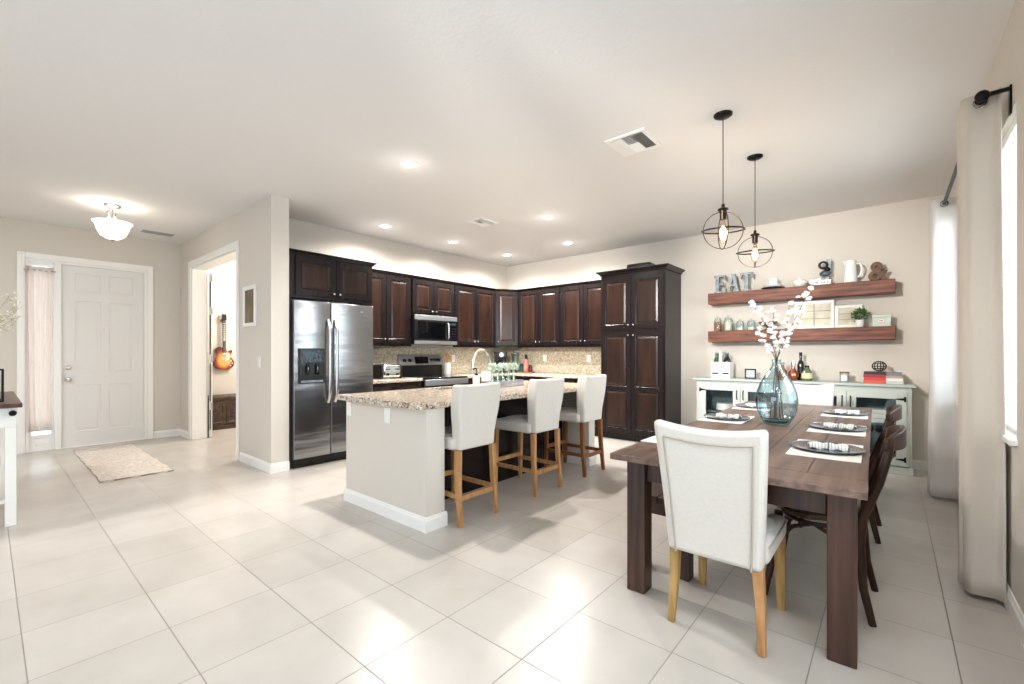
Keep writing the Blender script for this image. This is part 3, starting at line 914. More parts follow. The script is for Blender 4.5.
# ---------------------------------------------------------------- island
IX0, IX1 = -3.60, -2.52
IZ = 0.885
t = thing('kitchen_island', 'beige-ended island with dark wood back panel under the speckled counter', 'island', (-3.0, 3.3, 0))
def L(mb):
    mb.M = Matrix.Translation((3.0, -3.3, 0)); return mb
L(MB()).box(IX0, IX1, 2.09, 2.27, 0, IZ).build('end_wall', PAINT, t)
L(MB()).box(IX0, -2.60, 4.55, 4.68, 0, IZ).build('end_wall', PAINT, t)
L(MB()).box(-2.98, -2.96, 2.27, 4.55, 0.0, IZ).build('back_panel', ESP, t)
L(MB()).box(IX0 + 0.04, IX0 + 0.06, 2.27, 4.55, 0.10, IZ).box(IX0 + 0.06, -2.98, 2.27, 4.55, 0.08, 0.10).box(IX0 + 0.10, IX0 + 0.12, 2.27, 4.55, 0.0, 0.08).build('carcass', ESP, t)
for y0, y1, IX1 in ((2.09, 2.27, -2.52), (4.55, 4.68, -2.60)):
    b = L(MB())
    base_profile(b, (IX0, y0), (IX1, y0), (0, -1)); base_profile(b, (IX1, y0 - 0.016), (IX1, y1 + 0.016), (1, 0)); base_profile(b, (IX0, y1), (IX1, y1), (0, 1)); base_profile(b, (IX0, y0 - 0.016), (IX0, y1 + 0.016), (-1, 0))
    b.build('baseboard', WHITE, t, smooth=False)
for i in range(4):
    a = 2.28 + i * 0.565
    mb = L(MB()); mb.two = True
    mb.M = mb.M @ Matrix.Translation((IX0 + 0.04, a + 0.52, 0.115)) @ Matrix.Rotation(-pi / 2, 4, 'Z') @ Matrix.Translation((0, -0.02, 0))
    panel_slab(mb, 0.51, 0.75, [(0.06, 0.45, 0.06, 0.69)], 0.02, 0.013); mb.build('door', [ESP, ESP_PANEL], t, angle=20)
# counter slab with sink cut out, rounded near corner
SX0, SX1, SY0, SY1 = -3.56, -3.30, 2.95, 3.56
c = MB()
outer = [(-3.63, 2.02), (-2.53, 2.02)] + arc(-2.55, 2.07, 0.05, -60, 0, 4) + arc(-2.55, 4.66, 0.05, 0, 60, 4) + [(-3.63, 4.70)]
inner = [(SX0, SY0), (SX1, SY0), (SX1, SY1), (SX0, SY1)]
z0, z1 = 0.886, 0.930
import bmesh
def slab_with_hole(name, outer, inner, z0, z1, m):
    bm = bmesh.new()
    vo = [bm.verts.new((x, y, z1)) for x, y in outer]; vi = [bm.verts.new((x, y, z1)) for x, y in inner]
    eo = [bm.edges.new((vo[i], vo[(i + 1) % len(vo)])) for i in range(len(vo))]
    ei = [bm.edges.new((vi[i], vi[(i + 1) % len(vi)])) for i in range(len(vi))]
    g = bmesh.ops.triangle_fill(bm, edges=eo + ei, use_beauty=True, use_dissolve=False)
    fs = [f for f in g['geom'] if isinstance(f, bmesh.types.BMFace)]
    ex = bmesh.ops.extrude_face_region(bm, geom=fs)
    bmesh.ops.translate(bm, verts=[v for v in ex['geom'] if isinstance(v, bmesh.types.BMVert)], vec=(0, 0, z0 - z1))
    bmesh.ops.recalc_face_normals(bm, faces=bm.faces)
    me = bpy.data.meshes.new(name); bm.to_mesh(me); bm.free()
    me.materials.append(m)
    o = bpy.data.objects.new(name, me); COL.objects.link(o)
    bv = o.modifiers.new('bevel', 'BEVEL'); bv.width = 0.008; bv.segments = 3; bv.limit_method = 'ANGLE'; bv.angle_limit = radians(50)
    return o
tag(slab_with_hole('island_countertop', outer, inner, z0, z1, GRANITE), 'large speckled granite slab on top of the island with a sink cut into it', 'countertop')
t = thing('sink', 'steel undermount sink set into the island counter', 'sink', (0, 0, 0))
b = MB()
rr = lambda o, z: [(SX0 - o, SY0 - o, z), (SX1 + o, SY0 - o, z), (SX1 + o, SY1 + o, z), (SX0 - o, SY1 + o, z)]
b.ring([rr(0.0, 0.8855), rr(0.0, 0.8845), rr(-0.005, 0.72), rr(-0.03, 0.70)], caps=False)
b.add(rr(-0.03, 0.70), [(0, 1, 2, 3)])
b.build('basin', STEEL, t)
b = MB(); b.lathe([(0.045, 0), (0.045, 0.004), (0.03, 0.002), (0, 0.002)], ((SX0 + SX1) / 2, 3.25, 0.7002), 20); b.build('drain', NICKEL, t)
t = thing('faucet', 'tall arched nickel faucet standing at the island sink', 'faucet', (-3.43, 3.78, 0.931), radians(-90))
b = MB(); b.lathe([(0.03, 0), (0.03, 0.01), (0.024, 0.02), (0.02, 0.08), (0.018, 0.09), (0, 0.09)], n=16); b.build('base', NICKEL, t)
pts = [(0, 0, 0.08), (0, 0, 0.26)] + [(0.135 - 0.135 * cos(radians(a)), 0, 0.26 + 0.135 * sin(radians(a))) for a in range(15, 166, 15)] + [(0.272, 0, 0.26)]
b = MB(); b.tube(pts, 0.014, 12); b.build('spout', NICKEL, t)
b = MB(); b.cyl((0.272, 0, 0.265), (0.276, 0, 0.17), 0.019, 0.021, 14); b.build('spray_head', NICKEL, t)
b = MB(); b.tube([(0, -0.02, 0.05), (0, -0.05, 0.06), (0.01, -0.07, 0.13)], [0.012, 0.009, 0.006], 10); b.build('lever', NICKEL, t)
# soap pump, brown block, bottle tray with eucalyptus
t = thing('soap_dispenser', 'cream soap bottle with black pump beside the island sink', 'soap dispenser', (-3.36, 3.52 + 0.26, 0.931) if False else (-3.21, 3.33, 0.931))
b = MB(); b.lathe([(0.036, 0), (0.038, 0.01), (0.038, 0.10), (0.02, 0.13), (0, 0.13)], n=18); b.build('bottle', mat('cream_plastic', (226, 218, 200), 0.3), t)
b = MB(); b.cyl((0, 0, 0.13), (0, 0, 0.15), 0.02, n=12); b.cyl((0, 0, 0.15), (0, 0, 0.20), 0.006, n=8); b.tube([(0, 0, 0.20), (0.0, -0.02, 0.205), (0, -0.05, 0.195)], 0.009, 8); b.build('pump', BLACKP, t)
single('wooden_block', MB().box(-0.05, 0.05, -0.035, 0.035, 0, 0.075), HONEY_DARK, 'small brown wooden block between soap bottle and flower tray', 'block', (-3.07, 3.35, 0.931), 0.1, bevel=0.004)
t = thing('wooden_tray', 'weathered grey tray holding the row of small flower bottles on the island', 'tray', (-3.19, 3.73, 0.931), radians(90))
b = MB(); b.box(-0.24, 0.24, -0.075, 0.075, 0, 0.012)
b.build('base', mat('grey_driftwood', (122, 122, 126), 0.6, rgb2=(160, 160, 162), nscale=(6, 40, 40)), t)
gm = MATS['grey_driftwood']
MB().box(-0.25, 0.25, -0.09, -0.075, 0, 0.06).build('side_rail', gm, t, bevel=0.002); MB().box(-0.25, 0.25, 0.075, 0.09, 0, 0.06).build('side_rail', gm, t, bevel=0.002)
MB().box(-0.25, -0.235, -0.075, 0.075, 0.0125, 0.06).build('end_rail', gm, t, bevel=0.002); MB().box(0.235, 0.25, -0.075, 0.075, 0.0125, 0.06).build('end_rail', gm, t, bevel=0.002)
def leafy(mb, c, R, n, rnd, lw=0.02, ll=0.045, up=0.4):
    """small pointed leaves with a fold, spread about c"""
    for _ in range(n):
        d = Vector((rnd.uniform(-1, 1), rnd.uniform(-1, 1), rnd.uniform(-0.7, 1) + up)).normalized()
        p = Vector(c) + d * R * rnd.uniform(0.35, 1)
        t_ = (d + Vector((rnd.uniform(-.6, .6), rnd.uniform(-.6, .6), rnd.uniform(-.4, .6)))).normalized()
        s_ = t_.cross(Vector((0.3, 0.2, 1))).normalized() * lw / 2
        nrm = t_.cross(s_).normalized() * lw * 0.2
        l2 = ll * rnd.uniform(0.7, 1.2)
        mb.add([p, p + t_ * l2 * 0.4 + s_ + nrm, p + t_ * l2, p + t_ * l2 * 0.4 - s_ + nrm, p + t_ * l2 * 0.45 - nrm * 0.3], [(0, 1, 4), (1, 2, 4), (2, 3, 4), (3, 0, 4)])
rnd = random.Random(5)
pos = ['nearest the sink end of the grey tray', 'second from the sink end of the grey tray', 'in the middle of the grey tray', 'second from the far end of the grey tray', 'at the far end of the grey tray']
for i in range(5):
    y_ = 3.73 - 0.18 + i * 0.09
    t = thing('bud_vase', 'small clear bottle of pale green sprigs, ' + pos[i], 'vase', (-3.19, y_, 0.9435), 0, 'green sprig bottles on the island')
    b = MB(); b.lathe([(0.028, 0), (0.03, 0.01), (0.03, 0.08), (0.016, 0.105), (0.016, 0.13), (0.019, 0.135), (0.014, 0.135), (0.013, 0.105), (0.027, 0.078), (0.027, 0.008), (0, 0.008)], n=16); b.build('glass_bottle', GLASS, t)
    b = MB()
    for k in range(4):
        b.tube([(0.004 * k - 0.006, 0, 0.02), (rnd.uniform(-.02, .02), rnd.uniform(-.02, .02), 0.19)], 0.0018, 5)
    leafy(b, (0, 0, 0.185), 0.037, 80, rnd, 0.024, 0.036)
    b.build('sprig', SAGELEAF, t)
single('candle_jar', MB().lathe([(0.05, 0), (0.052, 0.01), (0.052, 0.15), (0.045, 0.16), (0, 0.16)], n=20), WCERAM, 'plain white canister beside the grey flower tray', 'canister', (-3.38, 3.66, 0.931))
plate('island_outlet', 'white outlet near the top left corner of the island end wall', 'outlet', (-3.548, 2.0895, 0.807), 0)
plate('island_outlet', 'white outlet in the middle top of the island end wall', 'outlet', (-2.985, 2.0895, 0.80), 0)
# ================================================================ stools, table, chairs
def soft_back(w0, w1, z0, z1, y0, y1, th, wob=0.0, nu=10, nv=14, curve=0.02, arch=0.012):
    """upholstered back: width w0 at the bottom, w1 at the top, leaning from y0 to y1, rear face towards -y"""
    mb = MB()
    def fn(u, v):
        hw = (w0 + (w1 - w0) * v) / 2
        hw += wob * sin(v * pi * 1.9 + 0.6)
        x = (2 * u - 1) * hw
        y = y0 + (y1 - y0) * (v ** 1.4) - curve * (2 * u - 1) ** 2 * v
        z = z0 + (z1 - z0) * v + arch * (2 * u - 1) ** 2 * v
        return (x, y, z)
    mb.sheet(fn, nu, nv, th, (0, 1, 0))
    return mb

def make_stool(label, loc, wood, rz):
    t = thing('bar_stool', label, 'bar stool', loc, rz, 'cream bar stools at the island')
    mb = soft_back(0.40, 0.45, 0.56, 1.045, -0.250, -0.280, 0.105, wob=-0.012)
    o = mb.build('backrest', LINEN, t, bevel=0.018, seg=3, angle=60)
    s = MB()
    s.box(-0.215, 0.215, -0.20, 0.255, 0.555, 0.655)
    o = s.build('seat', LINEN, t, bevel=0.03, seg=4)
    d = MB(); d.ball((0, 0.04, 0.645), 1.0, 24, 12, (0.205, 0.205, 0.035)); d.build('cushion', LINEN, o)
    # legs
    for sx in (-1, 1):
        b = MB(); b.tube([(sx * 0.19, -0.225, 0.56), (sx * 0.195, -0.232, 0.30), (sx * 0.20, -0.262, 0.0)], [0.030, 0.027, 0.022], 4); b.build('leg', wood, t, bevel=0.003, smooth=False)
        b = MB(); b.tube([(sx * 0.19, 0.225, 0.56), (sx * 0.195, 0.232, 0.0)], [0.030, 0.022], 4); b.build('leg', wood, t, bevel=0.003, smooth=False)
        b = MB(); b.box(sx * 0.193 - 0.010, sx * 0.193 + 0.010, -0.225, 0.225, 0.20, 0.235); b.build('side_stretcher', wood, t)
    b = MB(); b.box(-0.185, 0.185, 0.217, 0.239, 0.235, 0.272); b.build('footrest', wood, t)
    b = MB(); b.box(-0.185, 0.185, -0.250, -0.228, 0.185, 0.222); b.build('rear_stretcher', wood, t)
    return t
make_stool('cream bar stool nearest the beige end of the island, light honey legs', (-2.66, 2.52, 0), HONEY, pi / 2)
make_stool('middle cream bar stool of the three, honey-brown legs', (-2.66, 3.46, 0), HONEY, pi / 2)
make_stool('cream bar stool closest to the pantry, with the darkest reddish-brown legs', (-2.66, 4.312, 0), HONEY_DARK, pi / 2)

# ---------------------------------------------------------------- table
TX0, TX1, TY0, TY1, TZ = -1.13, -0.07, 2.20, 5.60, 0.76
t = thing('dining_table', 'long farmhouse table of weathered brown planks with square dark legs', 'table', (-0.632, 3.90, 0), radians(1.2))
b = MB(); b.M = Matrix.Translation((0.60, -3.90, 0))
n = 5; wdt = (TX1 - TX0) / n
rnd = random.Random(3)
for y0, y1 in ((TY0, TY0 + 0.20), (TY1 - 0.20, TY1)):
    b.box(TX0, TX1, y0, y1, TZ - 0.032, TZ)
for i in range(n):
    cuts = [TY0 + 0.202, TY0 + 0.202 + rnd.uniform(0.8, 2.1), TY1 - 0.202]
    for a, c_ in zip(cuts[:-1], cuts[1:]):
        b.box(TX0 + i * wdt + 0.0015, TX0 + (i + 1) * wdt - 0.0015, a + 0.001, c_ - 0.001, TZ - 0.032, TZ)
b.build('tabletop', TABLETOP, t, bevel=0.003, seg=2)
def TL(m): m.M = Matrix.Translation((0.60, -3.90, 0)); return m
for x0, x1, y0, y1 in ((-1.05, -1.02, 2.42, 5.38), (-0.18, -0.15, 2.42, 5.38), (-0.99, -0.21, 2.36, 2.39), (-0.99, -0.21, 5.41, 5.44)):
    TL(MB()).box(x0, x1, y0, y1, 0.60, TZ - 0.0325).build('apron', TABLELEG, t, bevel=0.002)
for x0 in (-1.09, -0.205):
    for y0 in (2.325, 5.37):
        TL(MB()).box(x0, x0 + 0.10, y0, y0 + 0.105, 0, TZ - 0.0325).build('leg', TABLELEG, t, bevel=0.005)
# bench
t = thing('bench', 'dark wooden bench tucked under the left side of the dining table', 'bench', (-1.02, 3.85, 0))
b = MB()
for i in range(2):
    b.box(-0.17 + i * 0.171, -0.001 + i * 0.171, -1.28, 1.28, 0.415, 0.455)
b.build('seat', TABLELEG, t, bevel=0.004)
for sx in (-0.125, 0.125):
    for sy in (-1.20, 1.20):
        MB().box(sx - 0.04, sx + 0.04, sy - 0.04, sy + 0.04, 0, 0.414).build('leg', TABLELEG, t, bevel=0.004)
MB().box(-0.015, 0.015, -1.155, 1.155, 0.33, 0.414).build('rail', TABLELEG, t)
for sy in (-1.20, 1.20):
    MB().box(-0.084, 0.084, sy - 0.015, sy + 0.015, 0.33, 0.414).build('apron', TABLELEG, t)

# ---------------------------------------------------------------- upholstered end chairs
def make_host(label, loc, rz):
    t = thing('upholstered_chair', label, 'chair', loc, rz, 'cream upholstered chairs at the table ends')
    mb = soft_back(0.395, 0.465, 0.36, 0.953, -0.26, -0.345, 0.075, curve=0.018, arch=0.030)
    bk = mb.build('backrest', LINEN, t, bevel=0.022, seg=3, angle=60)
    pp = MB()
    def bp(u, v, off=-0.004):
        hw = (0.395 + 0.07 * v) / 2
        x = (2 * u - 1) * hw
        return (x, -0.26 - 0.085 * v ** 1.4 - 0.018 * (2 * u - 1) ** 2 * v + off, 0.36 + 0.593 * v + 0.030 * (2 * u - 1) ** 2 * v)
    path = [bp(0.10, i / 14 * 0.90) for i in range(15)] + [bp(0.10 + 0.80 * i / 12, 0.90) for i in range(1, 12)] + [bp(0.90, 0.90 - 0.90 * i / 14) for i in range(15)]
    pp.tube(path, 0.0042, 6)
    pp.build('piping', PIPING, bk)
    s = MB(); s.box(-0.21, 0.21, -0.19, 0.27, 0.365, 0.47)
    st = s.build('seat', LINEN, t, bevel=0.03, seg=4)
    c = MB(); c.ball((0, 0.045, 0.462), 1.0, 24, 12, (0.20, 0.21, 0.04)); c.build('cushion', LINEN, st)
    p = MB(); p.tube([(-0.213, -0.18, 0.452), (-0.213, 0.25, 0.452), (-0.19, 0.273, 0.452), (0.19, 0.273, 0.452), (0.213, 0.25, 0.452), (0.213, -0.18, 0.452)], 0.004, 6)
    p.build('piping', PIPING, st)
    for sx in (-1, 1):
        b = MB(); b.tube([(sx * 0.175, -0.215, 0.37), (sx * 0.182, -0.205, 0.22), (sx * 0.192, -0.222, 0.0)], [0.031, 0.027, 0.021], 4); b.build('leg', HONEY if sx > 0 else OLIVEWOOD, t, bevel=0.003, smooth=False)
        b = MB(); b.tube([(sx * 0.180, 0.235, 0.37), (sx * 0.190, 0.240, 0.0)], [0.030, 0.020], 6); b.build('leg', OLIVEWOOD, t, smooth=False)
    return t
host = make_host('cream upholstered chair with piped back at the near end of the table', (-0.605, 2.405, 0), 0)
dup(host, (-0.665, 5.415, 0), pi, 'white upholstered chair at the far table end, in front of the buffet')

# ---------------------------------------------------------------- bentwood chairs (face +y locally)
def make_bistro(label, loc, rz):
    t = thing('bentwood_chair', label, 'chair', loc, rz, 'dark bentwood chairs on the window side')
    s = MB()
    prof = []
    for k in range(28):
        a = 2 * pi * k / 28
        r = 0.215 + 0.012 * cos(2 * a)
        yy = 0.205 * sin(a)
        prof.append((r * cos(a) * (1.0 if sin(a) > 0 else 0.90), yy))
    s.prism(prof, 0.445, 0.475, 'z'); so = s.build('seat', CANE, t, bevel=0.008, seg=3)
    ins = MB(); ins.prism([(x * 0.80, y * 0.80) for x, y in prof], 0.476, 0.481, 'z'); ins.build('seat_panel', CANE, so, bevel=0.002)
    for sx in (-1, 1):
        b = MB()
        pts = [(sx * 0.208, -0.240, 0.0), (sx * 0.198, -0.205, 0.16), (sx * 0.180, -0.190, 0.36), (sx * 0.185, -0.202, 0.50), (sx * 0.205, -0.262, 0.68), (sx * 0.212, -0.295, 0.82), (sx * 0.195, -0.305, 0.885)]
        b.tube(pts, [0.016, 0.018, 0.021, 0.021, 0.020, 0.018, 0.015], 10); b.build('rear_leg', BISTRO, t, angle=60)
        b = MB()
        pts = [(sx * 0.225, 0.205, 0.0), (sx * 0.195, 0.180, 0.16), (sx * 0.170, 0.155, 0.33), (sx * 0.165, 0.150, 0.445)]
        b.tube(pts, [0.015, 0.018, 0.021, 0.022], 10); b.build('front_leg', BISTRO, t, angle=60)
        # bent brace under the seat
        b = MB()
        pts = [(sx * 0.186, -0.185, 0.27), (sx * 0.16, -0.10, 0.36), (sx * 0.14, 0.0, 0.405), (sx * 0.145, 0.09, 0.37), (sx * 0.178, 0.155, 0.29)]
        b.tube(pts, 0.011, 8); b.build('brace', BISTRO, t, angle=60)
        # cross members of the back
        b = MB()
        pts = []
        for i in range(11):
            u = i / 10
            pts.append((sx * (0.150 - 0.31 * u), -0.205 - 0.11 * u, 0.485 + 0.345 * u))
        b.tube(pts, 0.014, 8, flat=0.55); b.build('cross_slat', BISTRO, t, angle=60)
    b = MB()
    pts = [(0.165 * cos(radians(a)), 0.150 * sin(radians(a)), 0.412) for a in range(0, 360, 20)]
    b.tube(pts, 0.011, 8, loop=True); b.build('seat_hoop', BISTRO, t, angle=60)
    b = MB()
    def rail(u, v):
        a = (2 * u - 1)
        return (a * 0.235, -0.275 - 0.065 * (1 - a * a), 0.815 + 0.095 * v + 0.02 * (1 - a * a) - (0.5 - v) * 0.05 * abs(a) ** 3 * -1)
    b.sheet(rail, 18, 4, 0.022, (0, -1, 0)); b.build('top_rail', BISTRO, t, bevel=0.006, seg=2, angle=60)
    return t
bis = make_bistro('dark bentwood chair nearest the camera on the window side of the table', (-0.305, 2.975, 0), pi / 2)
dup(bis, (-0.305, 4.20, 0), pi / 2, 'second dark bentwood chair, farther along the window side of the table')

# ---------------------------------------------------------------- place settings
def slab_cloth(w_, d, th=0.004):
    return MB().box(-w_ / 2, w_ / 2, -d / 2, d / 2, 0, th)
WHITE_MAT = mat('white_placemat', (240, 238, 232), 0.85, bump=0.2, bscale=(220, 220, 220))
def make_plate(label, loc):
    t = thing('charger_plate', label, 'plate', loc, 0, 'pewter plates on the dining table')
    b = MB(); b.lathe([(0.0, 0.004), (0.10, 0.004), (0.12, 0.008), (0.166, 0.0125), (0.168, 0.010), (0.118, 0.002), (0.09, 0.0), (0, 0.0)], n=40); b.build('rim', PEWTER, t, angle=50)
    b = MB()
    pts = [(0.167 * cos(2 * pi * k / 40), 0.167 * sin(2 * pi * k / 40), 0.0125) for k in range(40)]
    b.tube(pts, 0.0018, 6, loop=True); b.build('bead', PEWTER, t, angle=60)
    return t
NAPK = mat('napkin_stripe', (238, 237, 234), 0.9)
def stripe(m):
    N, L_ = m.node_tree.nodes, m.node_tree.links
    p = N['Principled BSDF']
    tc = N.new('ShaderNodeTexCoord'); wv = N.new('ShaderNodeTexWave'); wv.bands_direction = 'X'
    wv.inputs['Scale'].default_value = 22
    r = N.new('ShaderNodeValToRGB'); r.color_ramp.interpolation = 'CONSTANT'
    r.color_ramp.elements[0].color = lin((186, 190, 198)); r.color_ramp.elements[0].position = 0
    r.color_ramp.elements[1].color = lin((240, 239, 236)); r.color_ramp.elements[1].position = 0.16
    L_.new(tc.outputs['Object'], wv.inputs['Vector']); L_.new(wv.outputs['Fac'], r.inputs['Fac']); L_.new(r.outputs['Color'], p.inputs['Base Color'])
stripe(NAPK)
def make_napkin(label, loc, rz):
    t = thing('napkin', label, 'napkin', loc, rz, 'striped napkins on the plates')
    b = MB()
    rn = random.Random(2)
    def cloth(u, v):
        x = (u - 0.5) * 0.175; y = (v - 0.5) * 0.085
        return (x * (1 + 0.12 * (v - 0.5)), y * (0.75 + 0.5 * abs(u - 0.5)), 0.012 + 0.016 * (1 - (2 * v - 1) ** 2) + 0.004 * sin(u * 19 + v * 7))
    b.sheet(cloth, 22, 8, 0.010, (0, 0, -1)); b.build('cloth', NAPK, t, angle=70)
    b = MB(); pts = [(0.0, 0.036 * cos(a * pi / 6), 0.016 + 0.018 * sin(a * pi / 6)) for a in range(12)]
    b.tube(pts, 0.004, 6, loop=True); b.build('napkin_ring', GALV, t, angle=60)
    return t
where = [(-0.268, 3.03, 'at the near bentwood chair', 'right side, closest to the camera'),
         (-0.282, 3.92, 'on the right side of the table, middle of three', 'right side, middle of three'),
         (-0.300, 4.90, 'on the right side of the table, farthest from the camera', 'right side, farthest from the camera'),
         (-1.00, 3.95, 'left of the blue glass vase', 'left side, just left of the vase'),
         (-1.00, 4.95, 'behind the vase on the left side, near the far end', 'left side, near the far end')]
pl0 = nk0 = None
for i, (x, y, a, b_) in enumerate(where):
    single('placemat', slab_cloth(0.31, 0.52 if x > -0.5 else 0.50), WHITE_MAT, 'white placemat ' + a, 'placemat', (x - 0.0, y, TZ + 0.0005), radians(1.2), 'white placemats on the dining table', bevel=0.001)
    lb = 'round pewter plate on a placemat, ' + b_
    lc = 'striped napkin in a ring on the plate, ' + b_
    if i == 0:
        pl0 = make_plate(lb, (x, y, TZ + 0.0065)); nk0 = make_napkin(lc, (x + 0.01, y, TZ + 0.0115), 0.12)
    else:
        dup(pl0, (x, y, TZ + 0.0065), 0, lb); dup(nk0, (x + 0.01, y, TZ + 0.0115), [0.12, -0.1, 0.2, 0.05, 0.3][i], lc)
single('placemat', slab_cloth(0.31, 0.50), WHITE_MAT, 'white placemat mostly hidden behind the near cream chair', 'placemat', (-0.98, 2.85, TZ + 0.0005), 0.0, 'white placemats on the dining table', bevel=0.001)

# ---------------------------------------------------------------- vase and blossom branches
VX, VY = -0.645, 3.90
prof = [(0.0, 0.0), (0.080, 0.0), (0.092, 0.008), (0.118, 0.05), (0.143, 0.11), (0.151, 0.17), (0.143, 0.235), (0.118, 0.305), (0.085, 0.36), (0.052, 0.40), (0.033, 0.43), (0.028, 0.455), (0.030, 0.475), (0.038, 0.482)]
inner = [(r - 0.0045, z + (0.012 if z < 0.01 else 0.0)) for r, z in reversed(prof[1:])]
b = MB(); b.lathe([(r * (0.92 if r > 0.05 else 1), z) for r, z in prof + inner] + [(0.0, 0.014)], n=48)
vs = single('glass_vase', b, AQUA, 'large pale blue glass demijohn vase in the middle of the table', 'vase', (VX, VY, TZ + 0.0008), angle=60)
b = MB(); b.lathe([(0.0, 0.0145), (0.070, 0.0145), (0.080, 0.024), (0.086, 0.032), (0.072, 0.030), (0.0, 0.026)], n=40)
b.build('thick_base', thin_glass('teal_base_glass', (150, 206, 212), (84, 160, 172)), vs)
rnd = random.Random(11)
def blossom(c, r, par, rnd):
    b = MB()
    for k in range(6):
        d = Vector((rnd.uniform(-1, 1), rnd.uniform(-1, 1), rnd.uniform(-1, 1))).normalized()
        b.ball(Vector(c) + d * r * 0.55, r * rnd.uniform(0.5, 0.72), 8, 5, (1, 1, 0.8))
    return b.build('blossom', PETAL, par, angle=80)
def branch(label, pts, blooms, twigs=()):
    t = thing('blossom_branch', label, 'branch', (VX, VY, TZ + 0.02), 0, 'white blossom branches in the blue vase')
    pts = [(pts[0][0] * 2.4, pts[0][1] * 2.4, 0.012)] + list(pts[1:])
    b = MB(); n_ = len(pts)
    b.tube(pts, [0.0038 - 0.0022 * i / (n_ - 1) for i in range(n_)], 6)
    for tw in twigs:
        b.tube(tw, 0.0016, 5)
    b.build('stem', TWIG, t, angle=60)
    for c, r in blooms:
        blossom(c, r, t, rnd)
    return t
def along(pts, u):
    k = u * (len(pts) - 1); i = min(int(k), len(pts) - 2); f = k - i
    return Vector(pts[i]).lerp(Vector(pts[i + 1]), f)
spec = [('tallest white blossom branch of the vase, leaning right above the shelf edge', [(0.01, 0.0, 0.0), (0.0, 0.0, 0.46), (0.06, 0.02, 0.62), (0.12, 0.04, 0.78), (0.17, 0.03, 0.90), (0.225, 0.05, 1.02)], [0.62, 0.72, 0.80, 0.86, 0.93, 0.985, 1.0], 0.023),
        ('white blossom branch leaning farthest left out of the vase', [(-0.02, 0.01, 0.0), (0.0, 0.0, 0.46), (-0.03, 0.0, 0.60), (-0.075, -0.02, 0.74), (-0.115, -0.03, 0.82), (-0.155, -0.02, 0.88)], [0.5, 0.6, 0.7, 0.8, 0.93, 1.0], 0.023),
        ('short upright white blossom branch at the centre of the vase', [(0.0, -0.02, 0.0), (0.0, 0.0, 0.46), (-0.01, 0.02, 0.60), (-0.03, 0.03, 0.72), (-0.02, 0.03, 0.86)], [0.45, 0.52, 0.60, 0.68, 0.76, 0.84, 0.93], 0.024),
        ('white blossom branch bending low towards the right of the vase', [(-0.01, 0.02, 0.0), (0.005, 0.0, 0.46), (0.03, -0.03, 0.56), (0.08, -0.05, 0.64), (0.13, -0.05, 0.70), (0.165, -0.04, 0.80)], [0.42, 0.50, 0.58, 0.66, 0.75, 0.84, 1.0], 0.023),
        ('white blossom branch bending low towards the left of the vase', [(0.0, 0.01, 0.0), (-0.005, 0.0, 0.46), (-0.04, 0.04, 0.54), (-0.09, 0.04, 0.62), (-0.12, 0.03, 0.70)], [0.42, 0.50, 0.60, 0.70, 0.80, 0.90, 1.0], 0.024),
        ('white blossom branch rising just right of centre in the vase', [(0.02, -0.01, 0.0), (0.0, 0.0, 0.46), (0.03, 0.05, 0.60), (0.06, 0.06, 0.74), (0.075, 0.05, 0.88)], [0.48, 0.56, 0.66, 0.76, 0.88, 1.0], 0.023)]
for lb, pts, us, r in spec:
    bl = []
    tw = []
    for u in us:
        p = along(pts, u)
        q = p + Vector((rnd.uniform(-1, 1), rnd.uniform(-1, 1), rnd.uniform(-0.3, 1))) * 0.022
        bl.append((q, r * rnd.uniform(0.75, 1.05)))
        if u < 0.9:
            q2 = p + Vector((rnd.uniform(-1, 1), rnd.uniform(-1, 1), rnd.uniform(-0.2, 0.8))) * 0.045
            bl.append((q2, r * rnd.uniform(0.6, 0.9))); tw.append([p, q2])
        tw.append([p, q])
    branch(lb, pts, bl, tw)
# ================================================================ buffet
t = thing('buffet_cabinet', 'long pale sage buffet with glass doors and black strap hinges under the shelves', 'buffet', (-0.92, 6.42, 0))
BW = 1.085
b = MB()
b.box(-BW, BW, 0.36, 0.38, 0.10, 0.925)
b.box(-BW, -BW + 0.02, 0, 0.36, 0.0, 0.925); b.box(BW - 0.02, BW, 0, 0.36, 0.0, 0.925)
b.box(-0.03, 0.03, 0, 0.36, 0.10, 0.86)
b.box(-BW + 0.02, BW - 0.02, 0, 0.36, 0.08, 0.10); b.box(-BW + 0.02, BW - 0.02, 0, 0.36, 0.905, 0.925)
b.box(-BW + 0.02, BW - 0.02, 0, 0.02, 0.86, 0.905)
b.box(-BW + 0.02, -1.03, 0, 0.02, 0.10, 0.86); b.box(1.03, BW - 0.02, 0, 0.02, 0.10, 0.86)
b.build('carcass', SAGE, t, bevel=0.002, seg=1)
b = MB(); b.box(-BW + 0.02, BW - 0.02, 0.353, 0.359, 0.10, 0.905); b.box(-BW + 0.0205, -BW + 0.026, 0.02, 0.353, 0.10, 0.86); b.box(BW - 0.026, BW - 0.0205, 0.02, 0.353, 0.10, 0.86); b.build('back_lining', SAGE_IN, t)
b = MB(); b.box(-BW + 0.027, -0.031, 0.03, 0.352, 0.50, 0.515); b.build('shelf', SAGE_IN, t)
b = MB(); b.box(0.031, BW - 0.027, 0.03, 0.352, 0.50, 0.515); b.build('shelf', SAGE_IN, t)
b = MB(); b.box(-BW - 0.035, BW + 0.03, -0.04, 0.385, 0.927, 0.955); b.build('top', mat('pale_sage_top', (184, 194, 192), 0.4), t, bevel=0.004)
b = MB(); b.box(-BW - 0.01, BW + 0.01, -0.012, 0.0, 0.0, 0.075); b.build('plinth', SAGE, t, bevel=0.003)
